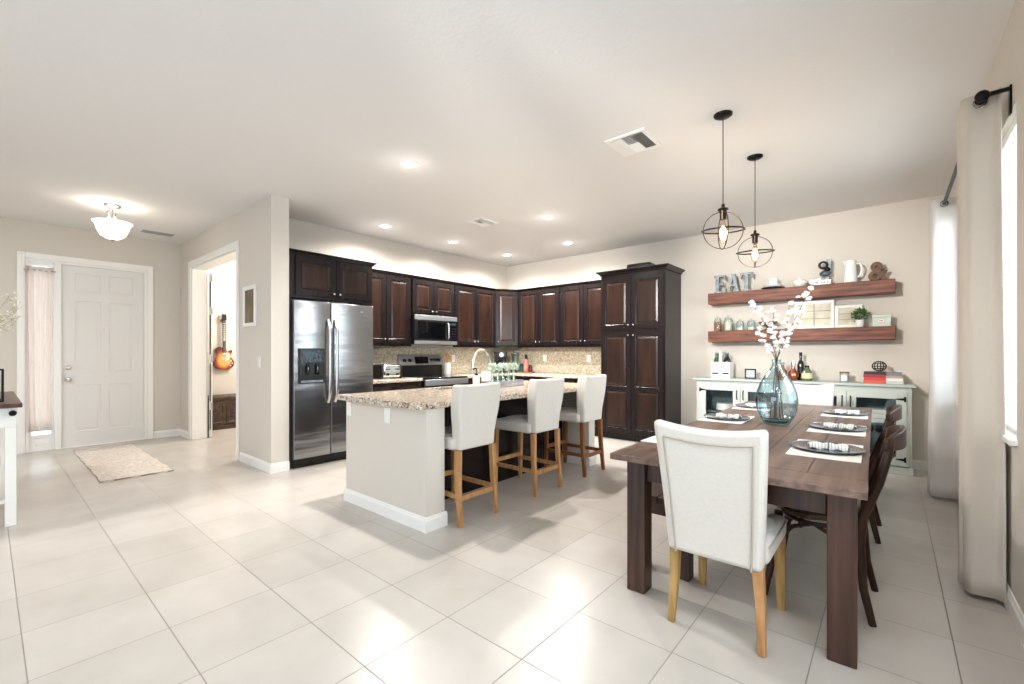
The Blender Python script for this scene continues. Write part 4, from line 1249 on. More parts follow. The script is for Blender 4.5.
def gdoor(x0, x1, hinge):
    w_, h_ = x1 - x0, 0.78
    m_ = MB(); m_.M = Matrix.Translation((x0, -0.022, 0.09))
    s_, tp = 0.085, 0.07
    m_.box(0, s_, 0, 0.02, 0, h_); m_.box(w_ - s_, w_, 0, 0.02, 0, h_); m_.box(s_, w_ - s_, 0, 0.02, 0, tp + 0.02); m_.box(s_, w_ - s_, 0, 0.02, h_ - tp, h_)
    d = m_.build('door', SAGE, t, bevel=0.002, seg=1)
    MB().box(x0 + s_, x1 - s_, -0.012, -0.008, 0.18, 0.80).build('door_glass', PANE, d)
    hx = x0 + 0.005 if hinge < 0 else x1 - 0.005
    for z_ in (0.80, 0.16):
        q = MB(); sg = 1 if hinge < 0 else -1
        q.box(min(hx, hx + sg * 0.016), max(hx, hx + sg * 0.016), -0.027, -0.0225, z_ - 0.028, z_ + 0.028)
        q.prism([(hx + sg * 0.016, z_ - 0.014), (hx + sg * 0.075, z_ - 0.006), (hx + sg * 0.085, z_), (hx + sg * 0.075, z_ + 0.006), (hx + sg * 0.016, z_ + 0.014)], -0.026, -0.0225, 'y')
        q.build('strap_hinge', BLACKM, d)
    px = x1 - 0.035 if hinge < 0 else x0 + 0.035
    q = MB(); q.tube([(px, -0.024, 0.69), (px, -0.05, 0.70), (px, -0.055, 0.75), (px, -0.05, 0.80), (px, -0.024, 0.81)], 0.006, 8); q.build('pull_handle', BLACKM, d)
gdoor(-1.045, -0.542, -1); gdoor(-0.538, -0.035, 1); gdoor(0.035, 0.538, -1); gdoor(0.542, 1.045, 1)
# dishes inside
single('dish_stack', MB().lathe([(0.06, 0), (0.12, 0.012), (0.12, 0.07), (0.115, 0.075), (0.115, 0.10), (0, 0.10)], n=24), WCERAM, 'stack of white dishes behind the leftmost glass door of the buffet', 'dishes', (-1.68, 6.60, 0.5155))
single('storage_basket', MB().lathe([(0.09, 0), (0.11, 0.02), (0.125, 0.13), (0.118, 0.13), (0.10, 0.02), (0, 0.02)], n=24), mat('basket_cane', (176, 160, 134), 0.8, rgb2=(206, 194, 168), nscale=(60, 60, 120)), 'woven basket beside the dishes inside the buffet', 'basket', (-1.42, 6.62, 0.5155))
single('folded_linens', MB().box(-0.16, 0.16, -0.10, 0.10, 0, 0.05).box(-0.155, 0.155, -0.098, 0.098, 0.052, 0.10).box(-0.15, 0.15, -0.095, 0.095, 0.102, 0.15), CLOTHW, 'folded white linens behind the rightmost glass door of the buffet', 'linens', (-0.13, 6.60, 0.5155), bevel=0.012, seg=3)

# items on top of the buffet
ZB = 0.9555
t = thing('bottle_caddy', 'white wooden bottle caddy with upright handle at the left end of the buffet', 'caddy', (-1.72, 6.58, ZB))
b = MB(); b.box(-0.115, 0.115, -0.09, 0.09, 0, 0.012)
for s_ in (-1, 1):
    b.box(-0.115, 0.115, s_ * 0.09 - 0.005, s_ * 0.09 + 0.005, 0.0, 0.215); b.box(s_ * 0.11 - 0.005, s_ * 0.11 + 0.005, -0.085, 0.085, 0.012, 0.215)
b.box(-0.006, 0.006, -0.085, 0.085, 0.012, 0.21)
b.build('crate', WHITE, t)
b = MB(); b.box(-0.016, 0.016, -0.103, -0.0955, 0.0, 0.36); b.box(-0.016, 0.016, 0.0955, 0.103, 0.0, 0.36); b.box(-0.016, 0.016, -0.095, 0.095, 0.335, 0.36)
b.build('handle', WHITE, t, bevel=0.003)
for x_ in (-0.065, 0.065):
    MB().box(x_ - 0.038, x_ + 0.038, -0.0965, -0.0952, 0.055, 0.075).build('label_band', BLACKP, t)
    for k in (-0.028, 0.028):
        q = MB(); q.lathe([(0.008, 0), (0.008, 0.001), (0, 0.001)], n=10); q.v = [(x + x_ + k, -0.0952 - z, y + 0.155) for x, y, z in q.v]; q.build('stud', BLACKP, t)
GREENG = mat('green_bottle_glass', (34, 92, 50), 0.08, coat=0.5)
DARKG = mat('dark_bottle_glass', (22, 34, 28), 0.08, coat=0.5)
for i, (x_, y_, m_, lb) in enumerate(((-0.062, -0.045, GREENG, 'green glass bottle in the front left slot of the white caddy'), (-0.06, 0.045, GREENG, 'green glass bottle in the rear left slot of the white caddy'), (0.062, -0.04, DARKG, 'dark glass bottle in the front right slot of the white caddy'), (0.06, 0.045, DARKG, 'dark glass bottle in the rear right slot of the white caddy'))):
    bottle('bottle', lb, (-1.72 + x_, 6.58 + y_, ZB + 0.013), [(0.034, 0), (0.037, 0.01), (0.037, 0.20), (0.030, 0.235), (0.014, 0.275), (0.013, 0.31), (0, 0.31)], m_, GALV, [(0.015, 0.311), (0.015, 0.33), (0, 0.331)], group='bottles in the white caddy')
t = thing('letter_board', 'small black-framed board with white lined face on the buffet', 'frame', (-1.385, 6.60, ZB), 0.04)
b = MB(); b.box(-0.065, 0.065, -0.012, 0.02, 0, 0.018); b.box(-0.065, 0.065, -0.012, 0.02, 0.112, 0.13); b.box(-0.065, -0.048, -0.012, 0.02, 0.018, 0.112); b.box(0.048, 0.065, -0.012, 0.02, 0.018, 0.112)
b.build('frame', BLACKP, t, bevel=0.002)
fp = MB().box(-0.048, 0.048, -0.004, 0.015, 0.018, 0.112).build('face', mat('board_face', (206, 214, 216), 0.4), t)
for i in range(4):
    MB().box(-0.042, 0.042, -0.006, -0.004, 0.030 + i * 0.022, 0.033 + i * 0.022).build('rule_line', BLACKP, fp)
COPPER = mat('copper', (206, 120, 90), 0.22, metal=1.0)
AMBER = mat('amber_glass', (150, 82, 44), 0.08, coat=0.4)
bottle('decanter', 'amber glass decanter half hidden behind the blue vase', (-1.02, 6.58, ZB), [(0.04, 0), (0.048, 0.02), (0.045, 0.11), (0.02, 0.15), (0.016, 0.19), (0, 0.19)], AMBER, GALV, [(0.02, 0.191), (0.02, 0.22), (0, 0.222)], 'decanter')
bottle('decanter', 'round copper bottle with silver stopper on the buffet', (-0.905, 6.55, ZB), [(0.03, 0), (0.052, 0.025), (0.060, 0.06), (0.050, 0.10), (0.024, 0.135), (0.02, 0.17), (0, 0.17)], COPPER, CHROME, [(0.024, 0.171), (0.026, 0.20), (0.018, 0.245), (0, 0.25)], 'decanter', n=24)
bottle('wine_bottle', 'tall dark wine bottle standing at the back of the bottle group', (-0.84, 6.64, ZB), [(0.036, 0), (0.038, 0.01), (0.038, 0.19), (0.028, 0.225), (0.015, 0.25), (0.0145, 0.32), (0, 0.32)], DARKG, BLACKP, [(0.017, 0.29), (0.017, 0.345), (0, 0.346)])
t = bottle('decanter', 'squat clear bottle with yellow-green label at the right of the bottle group', (-0.765, 6.55, ZB), [(0.045, 0), (0.056, 0.02), (0.056, 0.10), (0.03, 0.14), (0.022, 0.16), (0, 0.16)], mat('olive_glass', (96, 110, 82), 0.1, coat=0.5), BLACKP, [(0.024, 0.161), (0.024, 0.185), (0, 0.186)], 'decanter', n=24)
b = MB(); b.lathe([(0.0575, 0.03), (0.0575, 0.095), (0.0565, 0.095), (0.0565, 0.03)], n=24, close=True); b.build('paper_label', mat('label_yellow', (214, 208, 160), 0.7), t)
t = thing('candle', 'small glass candle with white label and brown wooden lid on the buffet', 'candle', (-0.408, 6.58, ZB))
b = MB(); b.lathe([(0.042, 0), (0.045, 0.006), (0.045, 0.10), (0.041, 0.10), (0.041, 0.008), (0, 0.008)], n=24); b.build('jar', GLASS, t)
b = MB(); b.lathe([(0.039, 0.009), (0.039, 0.082), (0, 0.082)], n=24); b.build('wax', CLOTHW, t)
b = MB(); b.lathe([(0.047, 0.101), (0.047, 0.118), (0, 0.118)], n=24); b.build('lid', HONEY_DARK, t)
MB().box(-0.025, 0.025, -0.0475, -0.0455, 0.02, 0.075).build('paper_label', WHITE, t)
def book(label, x, y, z, w_, d, h, m, rz=0.0, grp=None):
    t = thing('book', label, 'book', (x, y, z), rz, grp)
    b = MB(); b.box(-w_ / 2, w_ / 2, -d / 2, d / 2, 0, 0.003); b.box(-w_ / 2, w_ / 2, -d / 2, d / 2, h - 0.003, h); b.box(-w_ / 2, w_ / 2, -d / 2, -d / 2 + 0.004, 0.003, h - 0.003)
    b.build('cover', m, t)
    MB().box(-w_ / 2 + 0.004, w_ / 2 - 0.004, -d / 2 + 0.0045, d / 2 - 0.006, 0.0032, h - 0.0032).build('pages', WHITE, t)
zz = ZB
for i, (h_, c_, nm) in enumerate(((0.034, (206, 92, 72), 'orange-red book at the bottom of the left pile'), (0.030, (196, 60, 62), 'bright red book, second from the bottom of the left pile'), (0.032, (158, 44, 54), 'deep red book, third from the bottom of the left pile'), (0.030, (34, 30, 34), 'black book topping the left pile under the wire ball'))):
    book(nm, -0.142 + (i % 2) * 0.004, 6.58, zz, 0.185, 0.20, h_, mat('book_cover_%d' % i, c_, 0.5), 0.0, 'left pile of books on the buffet'); zz += h_ + 0.0008
zz = ZB
for i, (h_, c_, nm) in enumerate(((0.030, (196, 202, 196), 'pale grey-green book at the bottom of the right pile'), (0.030, (232, 230, 224), 'white book, second from the bottom of the right pile'), (0.026, (176, 150, 142), 'dusty rose book, third from the bottom of the right pile'), (0.034, (120, 124, 130), 'grey book topping the right pile'))):
    book(nm, 0.028 - i * 0.004, 6.60, zz, 0.145, 0.20, h_, mat('book_cover_r%d' % i, c_, 0.5), 0.0, 'right pile of books on the buffet'); zz += h_ + 0.0008
b = MB()
cz = 0.060
for k in range(7):
    a = pi * k / 7
    pts = [(0.062 * cos(t_) * cos(a), 0.062 * cos(t_) * sin(a), cz + 0.055 * sin(t_)) for t_ in [2 * pi * i / 24 for i in range(24)]]
    b.tube(pts, 0.0040, 6, loop=True)
for tz in (-0.5, 0.0, 0.5):
    r_ = 0.062 * cos(tz)
    pts = [(r_ * cos(2 * pi * i / 24), r_ * sin(2 * pi * i / 24), cz + 0.055 * sin(tz)) for i in range(24)]
    b.tube(pts, 0.0040, 6, loop=True)
single('wire_ball', b, mat('bronze', (70, 56, 46), 0.4, metal=0.7), 'dark woven decorative ball resting on the black book', 'ornament', (-0.10, 6.57, ZB + 0.1295), angle=60)

# ================================================================ shelves
for z_, nm in ((1.960, 'upper chunky reddish-brown floating shelf, holding the EAT letters'), (1.440, 'lower chunky reddish-brown floating shelf, holding jars and window frames')):
    b = MB(); b.box(-0.97, 0.97, 0, 0.235, 0, 0.15)
    single('floating_shelf', b, SHELFW, nm, 'shelf', (-0.932, 6.57, z_), bevel=0.006)
ZU, ZL = 2.1105, 1.5905
YS = 6.68
# EAT in slab-serif letters
def letter(ch, x, w_, label):
    h, st, sf, tk = 0.25, 0.045, 0.028, 0.045
    polys = []
    if ch == 'E':
        polys = [[(0.02, 0), (0.02 + st, 0), (0.02 + st, h), (0.02, h)], [(0, 0), (w_, 0), (w_, 0.07), (w_ - 0.02, 0.07), (w_ - 0.03, sf), (0, sf)],
                 [(0, h - sf), (w_ - 0.03, h - sf), (w_ - 0.02, h - 0.07), (w_ - 0.003, h - 0.07), (w_ - 0.003, h), (0, h)],
                 [(0.02 + st, 0.11), (w_ - 0.05, 0.115), (w_ - 0.05, 0.095), (w_ - 0.036, 0.095), (w_ - 0.036, 0.16), (w_ - 0.05, 0.16), (w_ - 0.05, 0.14), (0.02 + st, 0.14)]]
    elif ch == 'A':
        c_ = w_ / 2
        polys = [[(0.012, sf), (0.034, sf), (c_ + 0.002, h * 0.86), (c_ + 0.012, h), (c_ - 0.025, h)], [(w_ - 0.052, sf), (w_ - 0.010, sf), (c_ + 0.022, h), (c_ - 0.022, h)],
                 [(-0.004, 0), (0.058, 0), (0.058, sf), (-0.004, sf)], [(w_ - 0.066, 0), (w_ + 0.004, 0), (w_ + 0.004, sf), (w_ - 0.066, sf)], [(0.04, 0.082), (w_ - 0.04, 0.082), (w_ - 0.045, 0.108), (0.045, 0.108)]]
    else:
        c_ = w_ / 2
        polys = [[(c_ - st / 2, 0), (c_ + st / 2, 0), (c_ + st / 2, h), (c_ - st / 2, h)], [(c_ - 0.045, 0), (c_ + 0.045, 0), (c_ + 0.045, sf), (c_ - 0.045, sf)],
                 [(0, h - 0.075), (0.016, h - 0.075), (0.03, h - sf), (w_ - 0.03, h - sf), (w_ - 0.016, h - 0.075), (w_, h - 0.075), (w_, h), (0, h)]]
    b = MB()
    for i, p in enumerate(polys):
        e = 0.0006 * i
        b.prism(p, -e, tk + e, 'y')
    single('metal_letter', b, GALV, label, 'letter', (x, YS - 0.03, ZU), 0, 'galvanised letters spelling EAT', bevel=0.002, seg=1)
letter('E', -1.845, 0.150, 'grey metal letter E at the left end of the upper shelf')
letter('A', -1.678, 0.148, 'grey metal letter A between the E and the T')
letter('T', -1.520, 0.150, 'grey metal letter T beside the stacked plates')
# plates and cup
t = thing('plate_stack', 'stack of white plates on a dark charger on the upper shelf', 'plates', (-1.145, YS, ZU))
b = MB(); b.lathe([(0.08, 0), (0.135, 0.018), (0.133, 0.022), (0.07, 0.008), (0, 0.008)], n=32); b.build('charger', PEWTER, t)
for i in range(3):
    b = MB(); z_ = 0.010 + i * 0.014; b.lathe([(0.06, z_), (0.115 - i * 0.008, z_ + 0.020), (0.113 - i * 0.008, z_ + 0.024), (0.055, z_ + 0.010), (0, z_ + 0.010)], n=32); b.build('plate', WCERAM, t)
b = MB(); b.lathe([(0.035, 0), (0.052, 0.03), (0.058, 0.085), (0.053, 0.085), (0.045, 0.03), (0, 0.012)], n=24)
single('cup', b, WCERAM, 'white cup standing on the plate stack of the upper shelf', 'cup', (-1.14, YS, ZU + 0.0495))
t = thing('sugar_bowl', 'small round white lidded bowl between plates and word block', 'bowl', (-0.858, YS, ZU))
b = MB(); b.lathe([(0.035, 0), (0.065, 0.025), (0.075, 0.055), (0.065, 0.08), (0, 0.082)], n=28); b.build('bowl', WCERAM, t)
b = MB(); b.lathe([(0.066, 0.082), (0.05, 0.095), (0.012, 0.10), (0.014, 0.115), (0, 0.118)], n=24); b.build('lid', WCERAM, t)
# word block with ornament on it
t = thing('word_block', 'small white block with worn dark lettering on the upper shelf', 'sign', (-0.622, YS, ZU))
MB().box(-0.085, 0.082, -0.03, 0.03, 0, 0.065).build('block', WHITE, t, bevel=0.003)
for x_, w_ in ((-0.03, 0.010), (-0.008, 0.016), (0.022, 0.012), (0.052, 0.014)):
    MB().box(x_ - w_ / 2, x_ + w_ / 2, -0.0315, -0.030, 0.022, 0.045).build('glyph', BLACKP, t)
t = thing('metal_sculpture', 'dark grey metal ornament with ringed head standing on the word block', 'ornament', (-0.598, YS, ZU + 0.0655))
SLATE = mat('slate_blue', (72, 84, 96), 0.45, metal=0.3)
b = MB(); b.box(-0.045, -0.02, -0.02, 0.02, 0, 0.035); b.box(0.015, 0.04, -0.02, 0.02, 0, 0.035); b.build('feet', GALV, t, bevel=0.003)
b = MB(); b.ball((0, 0, 0.075), 1, 14, 8, (0.058, 0.026, 0.038)); b.build('body', SLATE, t)
b = MB(); b.ball((0.02, 0, 0.125), 1, 12, 8, (0.03, 0.02, 0.03)); b.build('neck', BLACKM, t)
b = MB(); b.tube([(-0.02 + 0.038 * cos(a * pi / 8), -0.005, 0.178 + 0.038 * sin(a * pi / 8)) for a in range(16)], 0.013, 8, loop=True); b.build('head_ring', BLACKM, t, angle=60)
MB().box(0.012, 0.055, 0.0, 0.012, 0.13, 0.245).build('back_plate', GALV, t, bevel=0.002)
# pitcher
t = thing('pitcher', 'tall white enamel pitcher with handle on the upper shelf', 'pitcher', (-0.358, YS, ZU))
b = MB(); b.lathe([(0.058, 0), (0.066, 0.01), (0.056, 0.15), (0.052, 0.23), (0.056, 0.262), (0.052, 0.262), (0.048, 0.23), (0.052, 0.15), (0.06, 0.015), (0, 0.012)], n=28); b.build('body', WCERAM, t)
b = MB(); b.tube([(0.048, 0, 0.225), (0.085, 0, 0.22), (0.104, 0, 0.18), (0.10, 0, 0.12), (0.08, 0, 0.075), (0.054, 0, 0.06)], 0.009, 8, flat=0.6); b.build('handle', WCERAM, t, angle=60)
b = MB(); b.ring([[(-0.035, -0.025, 0.235), (-0.035, 0.025, 0.235), (-0.054, 0.0, 0.21)], [(-0.045, -0.018, 0.262), (-0.045, 0.018, 0.262), (-0.075, 0, 0.268)]]); b.build('spout', WCERAM, t)
# ampersand
cu = bpy.data.curves.new('ampersand', 'FONT')
cu.body = '&'; cu.size = 0.29; cu.extrude = 0.022; cu.bevel_depth = 0.003; cu.align_x = 'CENTER'; cu.offset = 0.006
tmp = bpy.data.objects.new('tmp', cu); COL.objects.link(tmp)
bpy.context.view_layer.update()
me = bpy.data.meshes.new_from_object(tmp.evaluated_get(bpy.context.evaluated_depsgraph_get()))
bpy.data.objects.remove(tmp)
zs = [v.co.y for v in me.vertices]; z0_ = min(zs); kz = 0.215 / (max(zs) - z0_)
for v in me.vertices:
    v.co = Vector((v.co.x * kz * 0.92, -v.co.z, (v.co.y - z0_) * kz))
me.materials.clear(); me.materials.append(mat('rusted_bronze', (66, 46, 34), 0.5, metal=0.4, rgb2=(98, 70, 50), nscale=(30, 30, 30)))
o = bpy.data.objects.new('ampersand', me); COL.objects.link(o); o.location = (-0.115, YS, ZU)
tag(o, 'brown metal ampersand at the right end of the upper shelf', 'letter')

# lower shelf
def jar(label, x, r, h, fill_m, fill_h):
    t = thing('storage_jar', label, 'jar', (x, YS, ZL), 0, 'glass jars on the lower shelf')
    b = MB(); b.lathe([(r - 0.004, 0), (r, 0.006), (r, h * 0.68), (r * 0.78, h * 0.76), (r * 0.78, h * 0.80), (r * 0.72, h * 0.80), (r * 0.72, h * 0.75), (r - 0.005, h * 0.66), (r - 0.005, 0.008), (0, 0.008)], n=20); b.build('glass', GLASS, t)
    b = MB(); b.lathe([(r - 0.0065, 0.0085), (r - 0.0065, fill_h), (0, fill_h)], n=20); b.build('contents', fill_m, t)
    b = MB(); b.lathe([(r * 0.86, h * 0.805), (r * 0.86, h * 0.85), (r * 0.30, h * 0.89), (r * 0.2, h * 0.92), (r * 0.34, h * 0.96), (r * 0.2, h), (0, h)], n=20); b.build('lid', GLASS, t)
jar('tall glass jar of reddish-brown filling at the left end of the lower shelf', -1.805, 0.048, 0.215, mat('filling_russet', (150, 92, 72), 0.8, rgb2=(186, 128, 100), nscale=(120, 120, 120)), 0.125)
jar('tall glass jar of cream filling, second from left on the lower shelf', -1.672, 0.056, 0.215, mat('filling_cream', (226, 214, 186), 0.8, rgb2=(240, 232, 212), nscale=(120, 120, 120)), 0.125)
jar('shorter glass jar with a thin white filling, third from left', -1.525, 0.050, 0.155, CLOTHW, 0.045)
jar('shorter glass jar with a thin white filling beside the footed dish', -1.392, 0.050, 0.155, CLOTHW, 0.042)
t = thing('footed_dish', 'footed dish with wooden rim behind the blossoms on the lower shelf', 'dish', (-1.20, YS, ZL))
b = MB(); b.lathe([(0.05, 0), (0.05, 0.008), (0.015, 0.02), (0.015, 0.04), (0.05, 0.055), (0.095, 0.082), (0, 0.082)], n=28); b.build('bowl', mat('dark_green_glaze', (52, 66, 54), 0.25), t)
b = MB(); b.lathe([(0.105, 0.0825), (0.108, 0.105), (0, 0.105)], n=28); b.build('wooden_board', HONEY_DARK, t)
t = None
def window_frame(label, x, w_, h, nx, nz, y):
    t = thing('window_frame_decor', label, 'frame', (x, y, ZL), 0, 'old white window frames on the lower shelf')
    fw = 0.036
    b = MB(); b.box(0, fw, 0, 0.022, 0, h); b.box(w_ - fw, w_, 0, 0.022, 0, h); b.box(fw, w_ - fw, 0, 0.022, 0, fw); b.box(fw, w_ - fw, 0, 0.022, h - fw, h)
    b.build('frame', WHITE, t, bevel=0.002)
    b = MB()
    pw_, ph = (w_ - 2 * fw), (h - 2 * fw)
    for i in range(1, nx):
        b.box(fw + pw_ * i / nx - 0.005, fw + pw_ * i / nx + 0.005, 0.004, 0.018, fw, h - fw)
    b.build('mullion', mat('worn_lead', (176, 172, 160), 0.6), t)
    b = MB()
    for j in range(1, nz):
        b.box(fw, w_ - fw, 0.006, 0.016, fw + ph * j / nz - 0.003, fw + ph * j / nz + 0.003)
    b.build('glazing_bar', MATS['worn_lead'], t)
    MB().box(fw, w_ - fw, 0.0165, 0.0215, fw, h - fw).build('backing', mat('old_linen_paper', (212, 206, 184), 0.8, rgb2=(226, 222, 204), nscale=(12, 12, 12)), t)
window_frame('larger white six-pane window frame leaning on the lower shelf', -0.918, 0.404, 0.345, 2, 3, 6.735)
window_frame('smaller white window frame beside the potted plant', -0.510, 0.256, 0.270, 1, 3, 6.735)
t = thing('potted_plant', 'small green plant in a white pot in front of the smaller frame', 'plant', (-0.272, 6.655, ZL))
b = MB(); b.lathe([(0.034, 0), (0.042, 0.085), (0.037, 0.085), (0.030, 0.01), (0, 0.01)], n=20); b.build('pot', WCERAM, t)
b = MB(); b.lathe([(0.036, 0.07), (0.034, 0.078), (0, 0.08)], n=16); b.build('soil', mat('soil', (50, 36, 26), 0.9), t)
b = MB()
rnd = random.Random(9)
for k in range(16):
    a = rnd.uniform(0, 2 * pi); r_ = rnd.uniform(0.03, 0.075)
    b.tube([(0, 0, 0.075), (r_ * 0.5 * cos(a), r_ * 0.4 * sin(a), 0.12), (r_ * cos(a), r_ * 0.7 * sin(a), 0.135)], 0.0015, 5)
leafy(b, (0, 0, 0.135), 0.072, 230, rnd, 0.020, 0.036, 0.15)
b.build('foliage', GREEN, t)
t = thing('recipe_tin', 'pale mint tin with oval red label at the right end of the lower shelf', 'tin', (-0.085, 6.655, ZL))
MINT = mat('mint_tin', (200, 212, 202), 0.4)
MB().box(-0.075, 0.085, -0.05, 0.06, 0, 0.10).build('box', MINT, t, bevel=0.004)
MB().box(-0.078, 0.088, -0.053, 0.063, 0.1005, 0.13).build('lid', MINT, t, bevel=0.006)
b = MB(); b.prism([(0.034 * cos(2 * pi * k / 24), 0.062 + 0.019 * sin(2 * pi * k / 24)) for k in range(24)], -0.0515, -0.050, 'y'); lo = b.build('oval_label', WHITE, t)
b = MB(); b.tube([(0.034 * cos(2 * pi * k / 24), -0.052, 0.062 + 0.019 * sin(2 * pi * k / 24)) for k in range(24)], 0.0015, 5, loop=True); b.build('label_border', mat('label_red', (176, 84, 76), 0.5), lo)
MB().box(-0.018, 0.018, -0.0530, -0.0516, 0.057, 0.067).build('label_text_block', MATS['label_red'], lo)

# ================================================================ curtains, blinds, rod
t = thing('window_blind', 'white slatted blind filling the bright window behind the curtains', 'blind', (XC + 0.045, WY0, WZ0))
Lw = WY1 - WY0
b = MB()
nsl = 62
for i in range(nsl):
    z_ = 0.045 + i * (WZ1 - WZ0 - 0.09) / nsl
    b.box(-0.012, 0.012, 0.02, Lw - 0.02, z_, z_ + 0.0022)
    b.v[-8:] = [(x, y, z + x * 0.30) for x, y, z in b.v[-8:]]
b.build('slats', mat('blind_white', (244, 244, 242), 0.5, translucent=0.4), t, smooth=False)
MB().box(-0.02, 0.02, 0.01, Lw - 0.01, WZ1 - WZ0 - 0.05, WZ1 - WZ0 - 0.003).build('head_rail', WHITE, t)
MB().box(-0.014, 0.014, 0.015, Lw - 0.015, 0.020, 0.036).build('bottom_rail', WHITE, t)
b = MB()
for y_ in (0.25, Lw / 2, Lw - 0.25):
    b.cyl((-0.016, y_, 0.01), (-0.016, y_, WZ1 - WZ0 - 0.04), 0.0015, n=5)
b.build('ladder_cord', WHITE, t)

RX, RZ = 0.347, 2.59
t = thing('curtain_rod', 'long black curtain rod on brackets above the window', 'curtain rod', (XC, 3.33, RZ))
b = MB(); b.cyl((RX - XC, 0.0, 0), (RX - XC, 2.46, 0), 0.0125, n=12); b.build('pole', BLACKM, t)
for y_ in (-0.01, 2.47):
    q = MB(); q.ball((RX - XC, y_, 0), 0.029, 14, 8, (1, 0.7, 1)); q.build('finial', BLACKM, t)
for y_ in (0.04, 2.42):
    q = MB(); q.box(-0.008, -0.0005, y_ - 0.018, y_ + 0.018, -0.11, 0.035); q.box(RX - XC - 0.01, -0.008, y_ - 0.009, y_ + 0.009, 0.012, 0.030); q.build('bracket', BLACKM, t, bevel=0.002)
    # cup round the pole
    q = MB(); q.tube([(RX - XC + 0.019 * cos(a * pi / 8), y_, 0.019 * sin(a * pi / 8)) for a in range(16)], 0.005, 6, loop=True); q.build('bracket_cup', BLACKM, t, angle=60)

def make_curtain(name, label, y0, y1, m, amp0, amp1, waves, lean, xm=RX, z0=0.03, z1=RZ + 0.045, group=None):
    t = thing(name, label, 'curtain', (xm, y0, 0), 0, group)
    b = MB()
    def fn(u, v):
        ph = u * waves * 2 * pi
        am = amp0 + (amp1 - amp0) * (1 - v)
        x = am * cos(ph) + 0.005 * cos(ph * 4.3 + 0.8) + 0.006 * sin(ph * 0.5 + v * 5) * (1 - v) + (1 - v) * lean
        y = u * (y1 - y0) + 0.018 * sin(2 * ph) + 0.012 * sin(v * 6 + ph * 0.3) * (1 - v)
        return (x + 0.0 , y, z0 + (z1 - z0) * v)
    b.sheet(fn, int(waves * 20), 26)
    o = b.build('fabric', m, t, angle=80)
    s_ = o.modifiers.new('thickness', 'SOLIDIFY'); s_.thickness = 0.003
    # metal eyelets where the pleats cross the rod
    for k in range(int(waves * 2)):
        u = (k + 0.5) / (waves * 2)
        if u > 1: break
        yy = u * (y1 - y0)
        q = MB(); q.tube([(0.026 * cos(a * pi / 8), yy, RZ + 0.026 * sin(a * pi / 8)) for a in range(16)], 0.006, 6, loop=True); q.build('eyelet', NICKEL, t, angle=60)
    return t
make_curtain('curtain', 'cream eyelet curtain nearest the camera on the right wall', 3.375, 3.66, CURT, 0.066, 0.070, 2.5, 0.012, group='curtains on the black rod')
make_curtain('curtain', 'whiter eyelet curtain at the far end of the rod, nearest the buffet', 5.47, 5.72, CURTW, 0.080, 0.090, 2.5, 0.0, group='curtains on the black rod')
# sidelight curtain
t = thing('sidelight_curtain', 'gathered cream curtain covering the narrow window beside the entry door', 'curtain', (XD + 0.035, 0.345, 0))
b = MB()
b.sheet(lambda u, v: (0.014 * cos(u * 4.5 * 2 * pi + 1.2 * sin(v * 2.0)) + 0.006 * cos(u * 23), u * (0.255 - 0.03 * (1 - v)) + 0.015 * (1 - v), 0.27 + 2.15 * v), 72, 12)
o = b.build('fabric', mat('sidelight_fabric', (244, 236, 230), 0.9, translucent=0.5), t, angle=80)
s_ = o.modifiers.new('thickness', 'SOLIDIFY'); s_.thickness = 0.002
b = MB(); b.cyl((-0.005, -0.02, 2.37), (-0.005, 0.28, 2.37), 0.006, n=8); b.build('rod', NICKEL, t)

# ================================================================ ceiling lights, vents
WARM = (1.0, 0.945, 0.89)
def glow(name, rgb, s):
    m = mat(name, rgb, 0.5); p = m.node_tree.nodes['Principled BSDF']
    p.inputs['Emission Color'].default_value = lin(rgb); p.inputs['Emission Strength'].default_value = s
    return m
GLOW = glow('lamp_glow', (255, 244, 226), 9.0)
spots = [(-3.27, 2.52, 'recessed ceiling light over the near end of the island'), (-5.12, 3.54, 'recessed ceiling light above the refrigerator cabinets'),
         (-5.07, 4.74, 'recessed ceiling light above the microwave'), (-5.03, 5.98, 'recessed ceiling light nearest the kitchen corner'),
         (-3.25, 4.67, 'recessed ceiling light over the far end of the island'), (-3.78, 5.97, 'recessed ceiling light above the cabinets left of the pantry')]
for x, y, lb in spots:
    t = thing('recessed_light', lb, 'ceiling light', (x, y, H), 0, 'recessed kitchen ceiling lights')
    b = MB(); b.lathe([(0.055, 0.0), (0.085, 0.0), (0.088, -0.006), (0.070, -0.010), (0.056, -0.004)], n=28, close=True); b.build('trim_ring', WHITE, t)
    b = MB(); b.lathe([(0.0, -0.0010), (0.0555, -0.0010), (0.0555, -0.0035), (0.0, -0.006)], n=28); b.build('lens', GLOW, t)
    light('recessed_lamp', 'SPOT', (0, 0, -0.02), 150, WARM, 0.06, (0, 0, 0), radians(165), t)
    light('recessed_lamp_spill', 'POINT', (0, 0, -0.16), 0.5, WARM, 0.06, parent=t)
t = thing('recessed_light', 'recessed light in the study ceiling seen through the doorway', 'ceiling light', (-8.75, 2.80, H))
b = MB(); b.lathe([(0.075, 0.0), (0.105, 0.0), (0.108, -0.006), (0.09, -0.010), (0.076, -0.004)], n=28, close=True); b.build('trim_ring', WHITE, t)
b = MB(); b.lathe([(0.0, -0.0010), (0.0755, -0.0010), (0.0755, -0.0035), (0.0, -0.006)], n=28); b.build('lens', GLOW, t)
light('study_lamp', 'POINT', (-7.6, 3.7, 2.6), 90, (1, 0.94, 0.86), 0.25)

